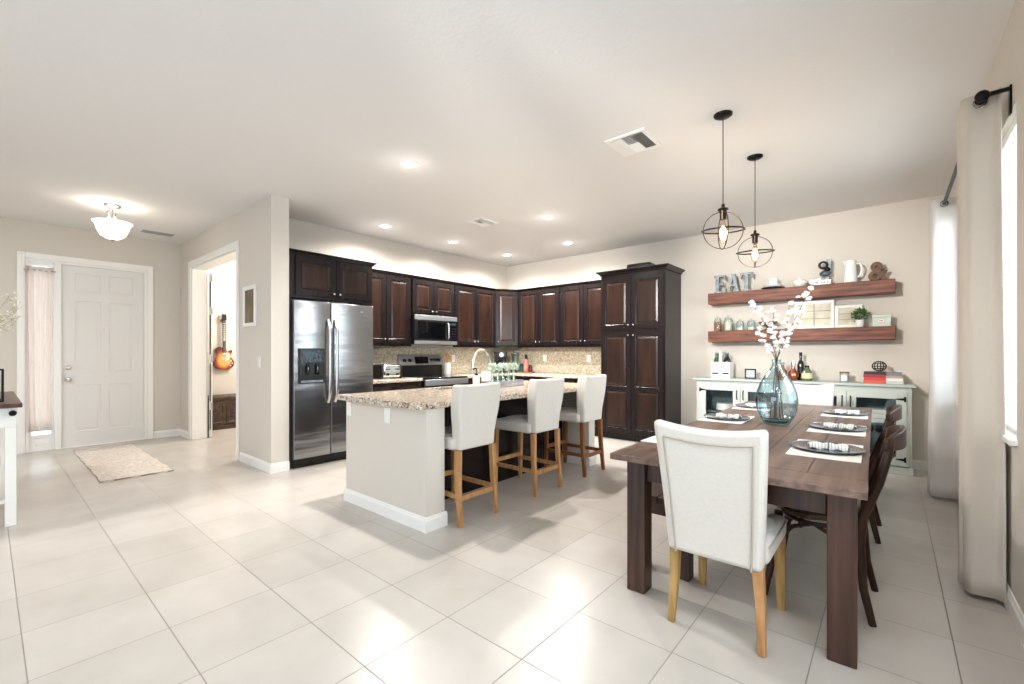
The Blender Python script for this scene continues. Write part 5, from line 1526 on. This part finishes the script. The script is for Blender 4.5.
# pendants
IRON = mat('oil_rubbed_bronze', (44, 34, 30), 0.35, metal=0.8)
BULBG = thin_glass('bulb_glass', (255, 240, 222), (226, 196, 166))
FIL = glow('bulb_glow', (255, 206, 150), 14.0)
def pendant(x, y, label, rz):
    t = thing('pendant_light', label, 'pendant light', (x, y, H), rz, 'wire globe pendants over the table')
    b = MB(); b.lathe([(0.0, 0.0), (0.062, 0.0), (0.060, -0.012), (0.045, -0.022), (0.012, -0.028), (0, -0.028)], n=28); b.build('canopy', BLACKM, t)
    zc = -0.83; R_ = 0.132
    b = MB(); b.cyl((0, 0, -0.028), (0, 0, zc + R_ + 0.045), 0.0032, n=8); b.build('cord', BLACKM, t)
    b = MB(); b.lathe([(0, 0.06), (0.010, 0.055), (0.013, 0.030), (0.034, 0.022), (0.036, 0.012), (0.022, 0.008), (0.022, -0.055), (0, -0.055)], (0, 0, zc + R_), 20); b.build('socket', IRON, t)
    cg = MB()
    for k in range(2):
        a = k * pi / 2
        cg.tube([(R_ * cos(t_) * cos(a), R_ * cos(t_) * sin(a), zc + R_ * sin(t_)) for t_ in [2 * pi * i / 36 for i in range(36)]], 0.0055, 6, loop=True, flat=0.6)
    co = cg.build('cage', IRON, t, angle=60)
    b = MB(); b.tube([((R_ + 0.003) * cos(2 * pi * i / 36), (R_ + 0.003) * sin(2 * pi * i / 36), zc + 0.012 * sin(2 * pi * i / 36)) for i in range(36)], 0.0055, 6, loop=True); b.build('equator_ring', IRON, t, angle=60)
    for k in range(4):
        a = k * pi / 2
        q = MB(); q.ball(((R_ + 0.008) * cos(a), (R_ + 0.008) * sin(a), zc + 0.012 * sin(a)), 0.008, 8, 6); q.build('rivet', IRON, t)
    b = MB(); b.lathe([(0.0, -0.17), (0.012, -0.168), (0.028, -0.14), (0.034, -0.10), (0.026, -0.06), (0.015, -0.03), (0.013, 0.0)], (0, 0, zc + R_ - 0.056), 20); bo = b.build('bulb', BULBG, t)
    b = MB(); b.lathe([(0.0, -0.145), (0.014, -0.14), (0.022, -0.10), (0.014, -0.05), (0.0, -0.045)], (0, 0, zc + R_ - 0.056), 12); b.build('filament', FIL, bo)
    light('pendant_lamp', 'POINT', (0, 0, zc - 0.02), 11, (1, 0.88, 0.72), 0.03, parent=t)
pendant(-0.905, 3.48, 'wire globe pendant nearer the camera, hanging from the black canopy', 0.5)
pendant(-0.890, 4.41, 'wire globe pendant farther from the camera, above the far table half', 0.25)

# air vents
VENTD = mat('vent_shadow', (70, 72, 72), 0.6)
def vent(label, x, y, w_, d, fm=None):
    t = thing('ceiling_vent', label, 'vent', (x, y, H), 0, 'square ceiling air vents')
    b = MB(); b.box(-w_ / 2, w_ / 2, -d / 2, -d / 2 + 0.035, -0.008, 0); b.box(-w_ / 2, w_ / 2, d / 2 - 0.035, d / 2, -0.008, 0)
    b.box(-w_ / 2, -w_ / 2 + 0.035, -d / 2 + 0.035, d / 2 - 0.035, -0.008, 0); b.box(w_ / 2 - 0.035, w_ / 2, -d / 2 + 0.035, d / 2 - 0.035, -0.008, 0)
    b.build('frame', fm or WHITE, t, bevel=0.003)
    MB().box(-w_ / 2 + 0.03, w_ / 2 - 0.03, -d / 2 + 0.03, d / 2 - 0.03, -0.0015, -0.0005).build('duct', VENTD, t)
    a, c_ = w_ / 2 - 0.037, d / 2 - 0.037
    def slats(x0, x1, y0, y1, along_x, sgn, nm):
        q = MB(); n_ = 6
        for i in range(n_):
            if along_x:
                yy = y0 + (y1 - y0) * (i + 0.5) / n_; h_ = (y1 - y0) / n_ * 0.36
                q.add([(x0, yy - h_, -0.002), (x1, yy - h_, -0.002), (x1, yy + h_, -0.014), (x0, yy + h_, -0.014), (x0, yy - h_, -0.004), (x1, yy - h_, -0.004), (x1, yy + h_, -0.016), (x0, yy + h_, -0.016)] if sgn > 0 else
                      [(x0, yy - h_, -0.014), (x1, yy - h_, -0.014), (x1, yy + h_, -0.002), (x0, yy + h_, -0.002), (x0, yy - h_, -0.016), (x1, yy - h_, -0.016), (x1, yy + h_, -0.004), (x0, yy + h_, -0.004)],
                      [(0, 1, 2, 3), (4, 7, 6, 5), (0, 4, 5, 1), (2, 6, 7, 3), (1, 5, 6, 2), (3, 7, 4, 0)])
            else:
                xx = x0 + (x1 - x0) * (i + 0.5) / n_; h_ = (x1 - x0) / n_ * 0.36
                za, zb_ = (-0.002, -0.014) if sgn > 0 else (-0.014, -0.002)
                q.add([(xx - h_, y0, za), (xx - h_, y1, za), (xx + h_, y1, zb_), (xx + h_, y0, zb_), (xx - h_, y0, za - 0.002), (xx - h_, y1, za - 0.002), (xx + h_, y1, zb_ - 0.002), (xx + h_, y0, zb_ - 0.002)],
                      [(0, 1, 2, 3), (4, 7, 6, 5), (0, 4, 5, 1), (2, 6, 7, 3), (1, 5, 6, 2), (3, 7, 4, 0)])
        q.build(nm, fm or WHITE, t, smooth=False)
    th = a / 3
    slats(-a, -th, -c_, c_, False, -1, 'louvre'); slats(th, a, -c_, c_, False, 1, 'louvre')
    slats(-th, th, -c_, 0, True, -1, 'louvre'); slats(-th, th, 0, c_, True, 1, 'louvre')
vent('larger-looking square air vent in the ceiling left of the pendants', -1.575, 3.475, 0.33, 0.37)
vent('square air vent in the kitchen ceiling between the recessed lights', -4.02, 4.28, 0.29, 0.33)
vent('slim air vent in the foyer ceiling beside the glass bowl lamp', -7.85, 1.62, 0.16, 0.36, mat('vent_grey', (168, 166, 162), 0.6))

# foyer lamp
t = thing('semi_flush_lamp', 'nickel ceiling lamp with frosted white glass bowl in the foyer', 'ceiling lamp', (-6.76, 0.97, H))
b = MB(); b.lathe([(0, 0), (0.085, 0), (0.08, -0.02), (0.05, -0.035), (0.02, -0.045), (0, -0.045)], n=28); b.build('canopy', NICKEL, t)
b = MB(); b.cyl((0, 0, -0.04), (0, 0, -0.43), 0.008, n=10); b.build('stem', NICKEL, t)
for k in range(3):
    a = k * 2 * pi / 3 + 0.4
    q = MB(); q.tube([(0.02 * cos(a), 0.02 * sin(a), -0.05), (0.05 * cos(a), 0.05 * sin(a), -0.09), (0.03 * cos(a), 0.03 * sin(a), -0.14), (0.09 * cos(a), 0.09 * sin(a), -0.19), (0.15 * cos(a), 0.15 * sin(a), -0.215)], 0.007, 8); q.build('arm', NICKEL, t, angle=60)
b = MB(); b.lathe([(0.185, -0.205), (0.160, -0.235), (0.145, -0.29), (0.115, -0.355), (0.06, -0.392), (0.01, -0.40), (0.01, -0.396), (0.058, -0.386), (0.110, -0.350), (0.139, -0.288), (0.154, -0.232), (0.181, -0.202)], n=36)
b.build('glass_bowl', glow('frosted_glow', (255, 246, 232), 0.75), t, angle=60)
b = MB(); b.lathe([(0.0, -0.398), (0.022, -0.402), (0.016, -0.415), (0.008, -0.42), (0.010, -0.432), (0, -0.438)], n=16); b.build('finial', NICKEL, t)
light('foyer_lamp', 'POINT', (0, 0, -0.14), 4, (1, 0.92, 0.82), 0.05, parent=t)

# ================================================================ left side things
# small wall picture
t = thing('picture_frame', 'small white-framed dark picture on the beige wall beside the study doorway', 'picture', (-5.565, YC - 0.0005, 1.83))
b = MB(); w2, h2, fw = 0.185, 0.235, 0.045
b.box(-w2, w2, -0.022, 0, h2 - fw, h2); b.box(-w2, w2, -0.022, 0, -h2, -h2 + fw); b.box(-w2, -w2 + fw, -0.022, 0, -h2 + fw, h2 - fw); b.box(w2 - fw, w2, -0.022, 0, -h2 + fw, h2 - fw)
b.build('frame', WHITE, t, bevel=0.005)
MB().box(-w2 + fw, w2 - fw, -0.010, -0.001, -h2 + fw, h2 - fw).build('picture_panel', mat('picture_dark', (92, 80, 60), 0.5, rgb2=(126, 112, 84), nscale=(6, 6, 3)), t)

# runner by the door
b = MB()
rnd = random.Random(4)
nu, nv = 60, 24
def rugf(u, v):
    ex = 0.020 * sin(v * 17) * (1 if u > 0.98 or u < 0.02 else 0)
    return (-1.07 + 2.14 * u + ex + 0.004 * sin(v * 40 + u * 9), -0.30 + 0.60 * v + 0.006 * sin(u * 31), 0.010 + 0.0025 * sin(u * 47 + v * 13) * sin(v * 29))
b.sheet(rugf, nu, nv, 0.009, (0, 0, -1))
t = thing('door_rug', 'thin pale textured runner lying in front of the entry door', 'rug', (-6.98, 1.06, 0.0008), 0.0)
b.build('weave', mat('rug_weave', (196, 186, 178), 0.95, rgb2=(222, 214, 206), nscale=(26, 26, 26), bump=0.9, bscale=(60, 60, 60)), t, angle=60)
b = MB()
pts = [(-1.07 + 0.02 * sin(k), -0.30 + 0.60 * k / 24, 0.008) for k in range(25)]; b.tube([(1.072, y, z) for x, y, z in pts], 0.006, 6)
b.build('edge_binding', mat('rug_edge', (140, 126, 108), 0.9), t)

# console table by the foyer
t = thing('console_table', 'white console table with dark brown top at the left edge of the picture', 'table', (-5.70, -0.10, 0))
X0, X1, Y0, Y1 = -0.80, 0.76, -0.62, 0.255
MB().box(X0, X1 + 0.045, Y0, Y1 + 0.03, 0.885, 0.916).build('top', mat('dark_brown_top', (66, 44, 36), 0.35, rgb2=(96, 66, 52), nscale=(2, 20, 20)), t, bevel=0.004)
MB().box(X0 + 0.03, X1, Y0 + 0.03, Y1, 0.74, 0.884).build('apron', WHITE, t, bevel=0.003)
for x_ in (X0 + 0.03, X1 - 0.06):
    for y_ in (Y0 + 0.03, Y1 - 0.06):
        MB().box(x_, x_ + 0.06, y_, y_ + 0.06, 0, 0.739).build('leg', WHITE, t, bevel=0.004)
MB().box(X0 + 0.05, X1 - 0.02, Y0 + 0.05, Y1 - 0.02, 0.17, 0.20).build('lower_shelf', WHITE, t, bevel=0.003)
q = MB(); q.cyl((X1, Y1 - 0.02, 0.845), (X1 + 0.03, Y1 - 0.02, 0.845), 0.010, n=10); q.ball((X1 + 0.038, Y1 - 0.02, 0.845), 0.022, 12, 8); q.build('knob', BLACKM, t)
q = MB(); q.box(X0 + 0.10, X1 + 0.0, Y1 + 0.0005, Y1 + 0.006, 0.765, 0.86); q.build('drawer_front', WHITE, t, bevel=0.002)
t = thing('storage_basket', 'black wire basket on the lower shelf of the white console table', 'basket', (-5.20, -0.12, 0.2008))
b = MB(); b.box(-0.20, 0.20, -0.20, 0.185, 0.0, 0.26); b.build('bin', mat('basket_black', (30, 28, 30), 0.7), t, bevel=0.01)
b = MB(); b.box(-0.18, 0.18, -0.18, 0.165, 0.262, 0.34); b.build('folded_throw', mat('blush_fabric', (186, 160, 152), 0.9, bump=0.4, bscale=(30, 30, 30)), t, bevel=0.03, seg=3)
t = thing('lantern', 'black-framed glass lantern on the dark console table top', 'lantern', (-5.245, -0.005, 0.9168))
b = MB(); s_ = 0.095; hh = 0.24
for sx in (-1, 1):
    for sy in (-1, 1):
        b.box(sx * s_ - 0.006, sx * s_ + 0.006, sy * s_ - 0.006, sy * s_ + 0.006, 0.006, hh)
for z_ in (0.0, hh):
    for s1 in (-1, 1):
        b.box(-s_ - 0.006, s_ + 0.006, s1 * s_ - 0.006, s1 * s_ + 0.006, z_, z_ + 0.010); b.box(s1 * s_ - 0.006, s1 * s_ + 0.006, -s_, s_, z_, z_ + 0.010)
b.build('frame', BLACKM, t)
b = MB(); b.box(-s_ + 0.007, s_ - 0.007, -s_ - 0.001, -s_ + 0.001, 0.011, hh - 0.001); b.box(s_ - 0.001, s_ + 0.001, -s_ + 0.007, s_ - 0.007, 0.011, hh - 0.001); b.build('glass_panel', PANE, t)
b = MB(); b.lathe([(0.035, 0.0), (0.035, 0.11), (0, 0.11)], n=16); b.build('candle', CLOTHW, t)
b = MB(); b.tube([(0.03 * cos(a * pi / 8), 0, hh + 0.028 + 0.022 * sin(a * pi / 8)) for a in range(16)], 0.004, 6, loop=True); b.build('ring', BLACKM, t)
t = thing('dried_flower_vase', 'tall vase of airy white dried flowers reaching in at the left edge', 'vase', (-5.60, -0.14, 0.9168))
b = MB(); b.lathe([(0.06, 0), (0.085, 0.10), (0.08, 0.22), (0.04, 0.30), (0.045, 0.33), (0.038, 0.33), (0.03, 0.30), (0, 0.29)], n=24); b.build('vase_body', WCERAM, t)
b = MB(); fl = MB()
rnd = random.Random(21)
tips = []
for k in range(26):
    tp = Vector((rnd.uniform(-0.02, 0.10), rnd.uniform(-0.10, 0.30), rnd.uniform(0.60, 0.92)))
    b.tube([(0, 0, 0.28), (tp.x * 0.4, tp.y * 0.35, 0.48), tuple(tp)], 0.0016, 5)
    for j in range(7):
        q = tp + Vector((rnd.uniform(-.04, .04), rnd.uniform(-.05, .05), rnd.uniform(-.05, .05)))
        b.tube([tuple(tp - Vector((0, 0, 0.05))), tuple(q)], 0.0009, 4)
        fl.ball(q, rnd.uniform(0.006, 0.011), 6, 4)
b.build('stems', mat('dry_stem', (166, 160, 130), 0.8), t); fo = fl.build('flower_heads', mat('dried_petal', (232, 228, 208), 0.9), t); fo['kind'] = 'stuff'

# ================================================================ study: guitar and chest
GX = -8.962
t = thing('electric_guitar', 'sunburst electric guitar hanging upright on the study wall', 'guitar', (GX, 2.79, 1.0))
def gbody(s_):
    # single-cutaway outline in (y to the right seen from the room, z up)
    P = [(0.0, 0.0), (0.07, 0.004), (0.13, 0.03), (0.165, 0.08), (0.168, 0.13), (0.140, 0.185), (0.108, 0.225), (0.108, 0.265), (0.128, 0.305), (0.135, 0.335), (0.120, 0.350), (0.085, 0.335), (0.055, 0.310), (0.040, 0.335), (0.030, 0.385),
         (-0.030, 0.395), (-0.060, 0.410), (-0.100, 0.405), (-0.128, 0.375), (-0.132, 0.330), (-0.118, 0.275), (-0.112, 0.235), (-0.138, 0.185), (-0.166, 0.130), (-0.165, 0.08), (-0.13, 0.03), (-0.07, 0.004)]
    return [(a * s_, 0.20 + (c_ - 0.20) * s_) for a, c_ in P]
def burst():
    m = bpy.data.materials.new('sunburst_finish'); m.use_nodes = True
    N, L_ = m.node_tree.nodes, m.node_tree.links; p = N['Principled BSDF']
    tc = N.new('ShaderNodeTexCoord'); mp = N.new('ShaderNodeMapping'); mp.inputs['Location'].default_value = (0, 0, -0.85); mp.inputs['Scale'].default_value = (0, 6.0, 4.6)
    mp.vector_type = 'POINT'; mp.inputs['Location'].default_value = (0, 0, -0.17 * 4.6)
    g = N.new('ShaderNodeTexGradient'); g.gradient_type = 'SPHERICAL'
    r = N.new('ShaderNodeValToRGB'); e = r.color_ramp.elements
    e[0].position = 0.0; e[0].color = lin((70, 22, 16)); e[1].position = 0.62; e[1].color = lin((240, 176, 84))
    x = e.new(0.24); x.color = lin((150, 52, 26))
    L_.new(tc.outputs['Object'], mp.inputs['Vector']); L_.new(mp.outputs['Vector'], g.inputs['Vector']); L_.new(g.outputs['Color'], r.inputs['Fac']); L_.new(r.outputs['Color'], p.inputs['Base Color'])
    p.inputs['Roughness'].default_value = 0.15; p.inputs['Coat Weight'].default_value = 0.6
    return m
b = MB(); b.prism(gbody(1.0), 0.025, 0.07, 'x'); gb = b.build('body', burst(), t, bevel=0.008, seg=3)
IVORY = mat('ivory_plastic', (236, 226, 200), 0.35)
b = MB(); b.prism([(0.035, 0.30), (0.085, 0.295), (0.10, 0.24), (0.075, 0.17), (0.04, 0.16)], 0.0705, 0.075, 'x'); b.build('pickguard', IVORY, gb)
for z_ in (0.185, 0.275):
    MB().box(0.0705, 0.080, -0.037, 0.037, z_ - 0.018, z_ + 0.018).build('pickup', CHROME, gb, bevel=0.003)
MB().box(0.0705, 0.084, -0.04, 0.04, 0.135, 0.15).build('bridge', CHROME, gb, bevel=0.002)
for y_, z_ in ((0.10, 0.07), (0.13, 0.11), (0.075, 0.115), (0.105, 0.15)):
    q = MB(); q.cyl((0.0705, y_, z_), (0.085, y_, z_), 0.011, n=12); q.build('dial', MATS['filling_cream'], gb)
FRET = mat('fretboard', (44, 30, 24), 0.4)
b = MB(); b.box(0.060, 0.083, -0.026, 0.026, 0.30, 0.86); nk = b.build('neck', FRET, t, bevel=0.003)
for i in range(12):
    z_ = 0.855 - 0.52 * (1 - 0.5 ** ((i + 1) / 8.5)) * 1.05
    MB().box(0.0832, 0.0845, -0.015, 0.015, z_ - 0.008, z_ + 0.006).build('fret_inlay', IVORY, nk)
b = MB(); b.prism([(-0.026, 0.86), (0.026, 0.86), (0.040, 0.90), (0.036, 0.985), (0.012, 0.975), (0, 0.985), (-0.012, 0.975), (-0.036, 0.985), (-0.040, 0.90)], 0.055, 0.072, 'x'); hd = b.build('headstock', BLACKP, t, bevel=0.002)
for k in range(3):
    for sy in (-1, 1):
        q = MB(); q.cyl((0.064, sy * 0.038, 0.90 + k * 0.028), (0.064, sy * 0.058, 0.90 + k * 0.028), 0.006, n=8); q.ball((0.064, sy * 0.062, 0.90 + k * 0.028), 0.009, 8, 6); q.build('tuning_peg', CHROME, hd)
b = MB()
for k in range(6):
    y_ = -0.019 + 0.0076 * k
    b.cyl((0.088, y_, 0.14), (0.086, y_ * 0.8, 0.87), 0.0007, n=4)
b.build('strings', CHROME, t)
t = thing('guitar_hanger', 'wooden wall hanger holding the guitar by its headstock', 'hanger', (GX, 2.79, 1.0))
b = MB(); b.box(-0.007, 0.015, -0.045, 0.045, 0.84, 0.97); b.build('wall_plate', HONEY, t, bevel=0.003)
b = MB(); b.cyl((0.015, -0.006, 0.875), (0.048, -0.006, 0.875), 0.007, n=8)
for sy in (-1, 1):
    b.tube([(0.048, -0.006, 0.875), (0.050, sy * 0.030, 0.873), (0.060, sy * 0.034, 0.873), (0.098, sy * 0.034, 0.875)], 0.005, 8)
b.build('yoke', BLACKM, t)
t = thing('wooden_chest', 'dark carved wooden chest on the study floor below the guitar', 'chest', (-8.72, 2.86, 0), 0)
CH = mat('dark_carved_wood', (46, 34, 28), 0.5, rgb2=(84, 64, 50), nscale=(12, 12, 30), bump=0.3)
b = MB(); b.box(-0.20, 0.20, -0.50, 0.50, 0.05, 0.50); b.build('body', CH, t, bevel=0.005)
b = MB(); b.box(-0.215, 0.225, -0.515, 0.515, 0.505, 0.56); b.build('lid', CH, t, bevel=0.01)
b = MB(); b.box(-0.21, 0.215, -0.51, 0.51, 0.0, 0.06); b.build('plinth', CH, t, bevel=0.005)
for k in (-1, 0, 1):
    mb = MB(); mb.M = Matrix.Translation((0.212, k * 0.32 - 0.145, 0.09)) @ Matrix.Rotation(pi / 2, 4, 'Z')
    panel_slab(mb, 0.29, 0.38, [(0.03, 0.26, 0.03, 0.35)], 0.012, 0.012)
    po = mb.build('carved_panel', CH, t)
    q = MB()
    for a in range(8):
        an_ = a * pi / 4
        q.ball((0.214, k * 0.32 + 0.06 * cos(an_), 0.28 + 0.075 * sin(an_)), 1, 8, 6, (0.006, 0.018 + 0.016 * abs(cos(an_)), 0.018 + 0.022 * abs(sin(an_))))
    q.ball((0.214, k * 0.32, 0.28), 1, 10, 6, (0.008, 0.025, 0.025)); q.build('rosette', CH, po)
# unseen wall behind the camera, added to block light left, open at right
w = MB()
w.box(-9.2, -3.6, -4.2, -4.05, 0, H)
w.box(-3.6, 0.6, -4.2, -4.05, 2.45, H)
struct('wall_front_block', w, PAINT, smooth=False)
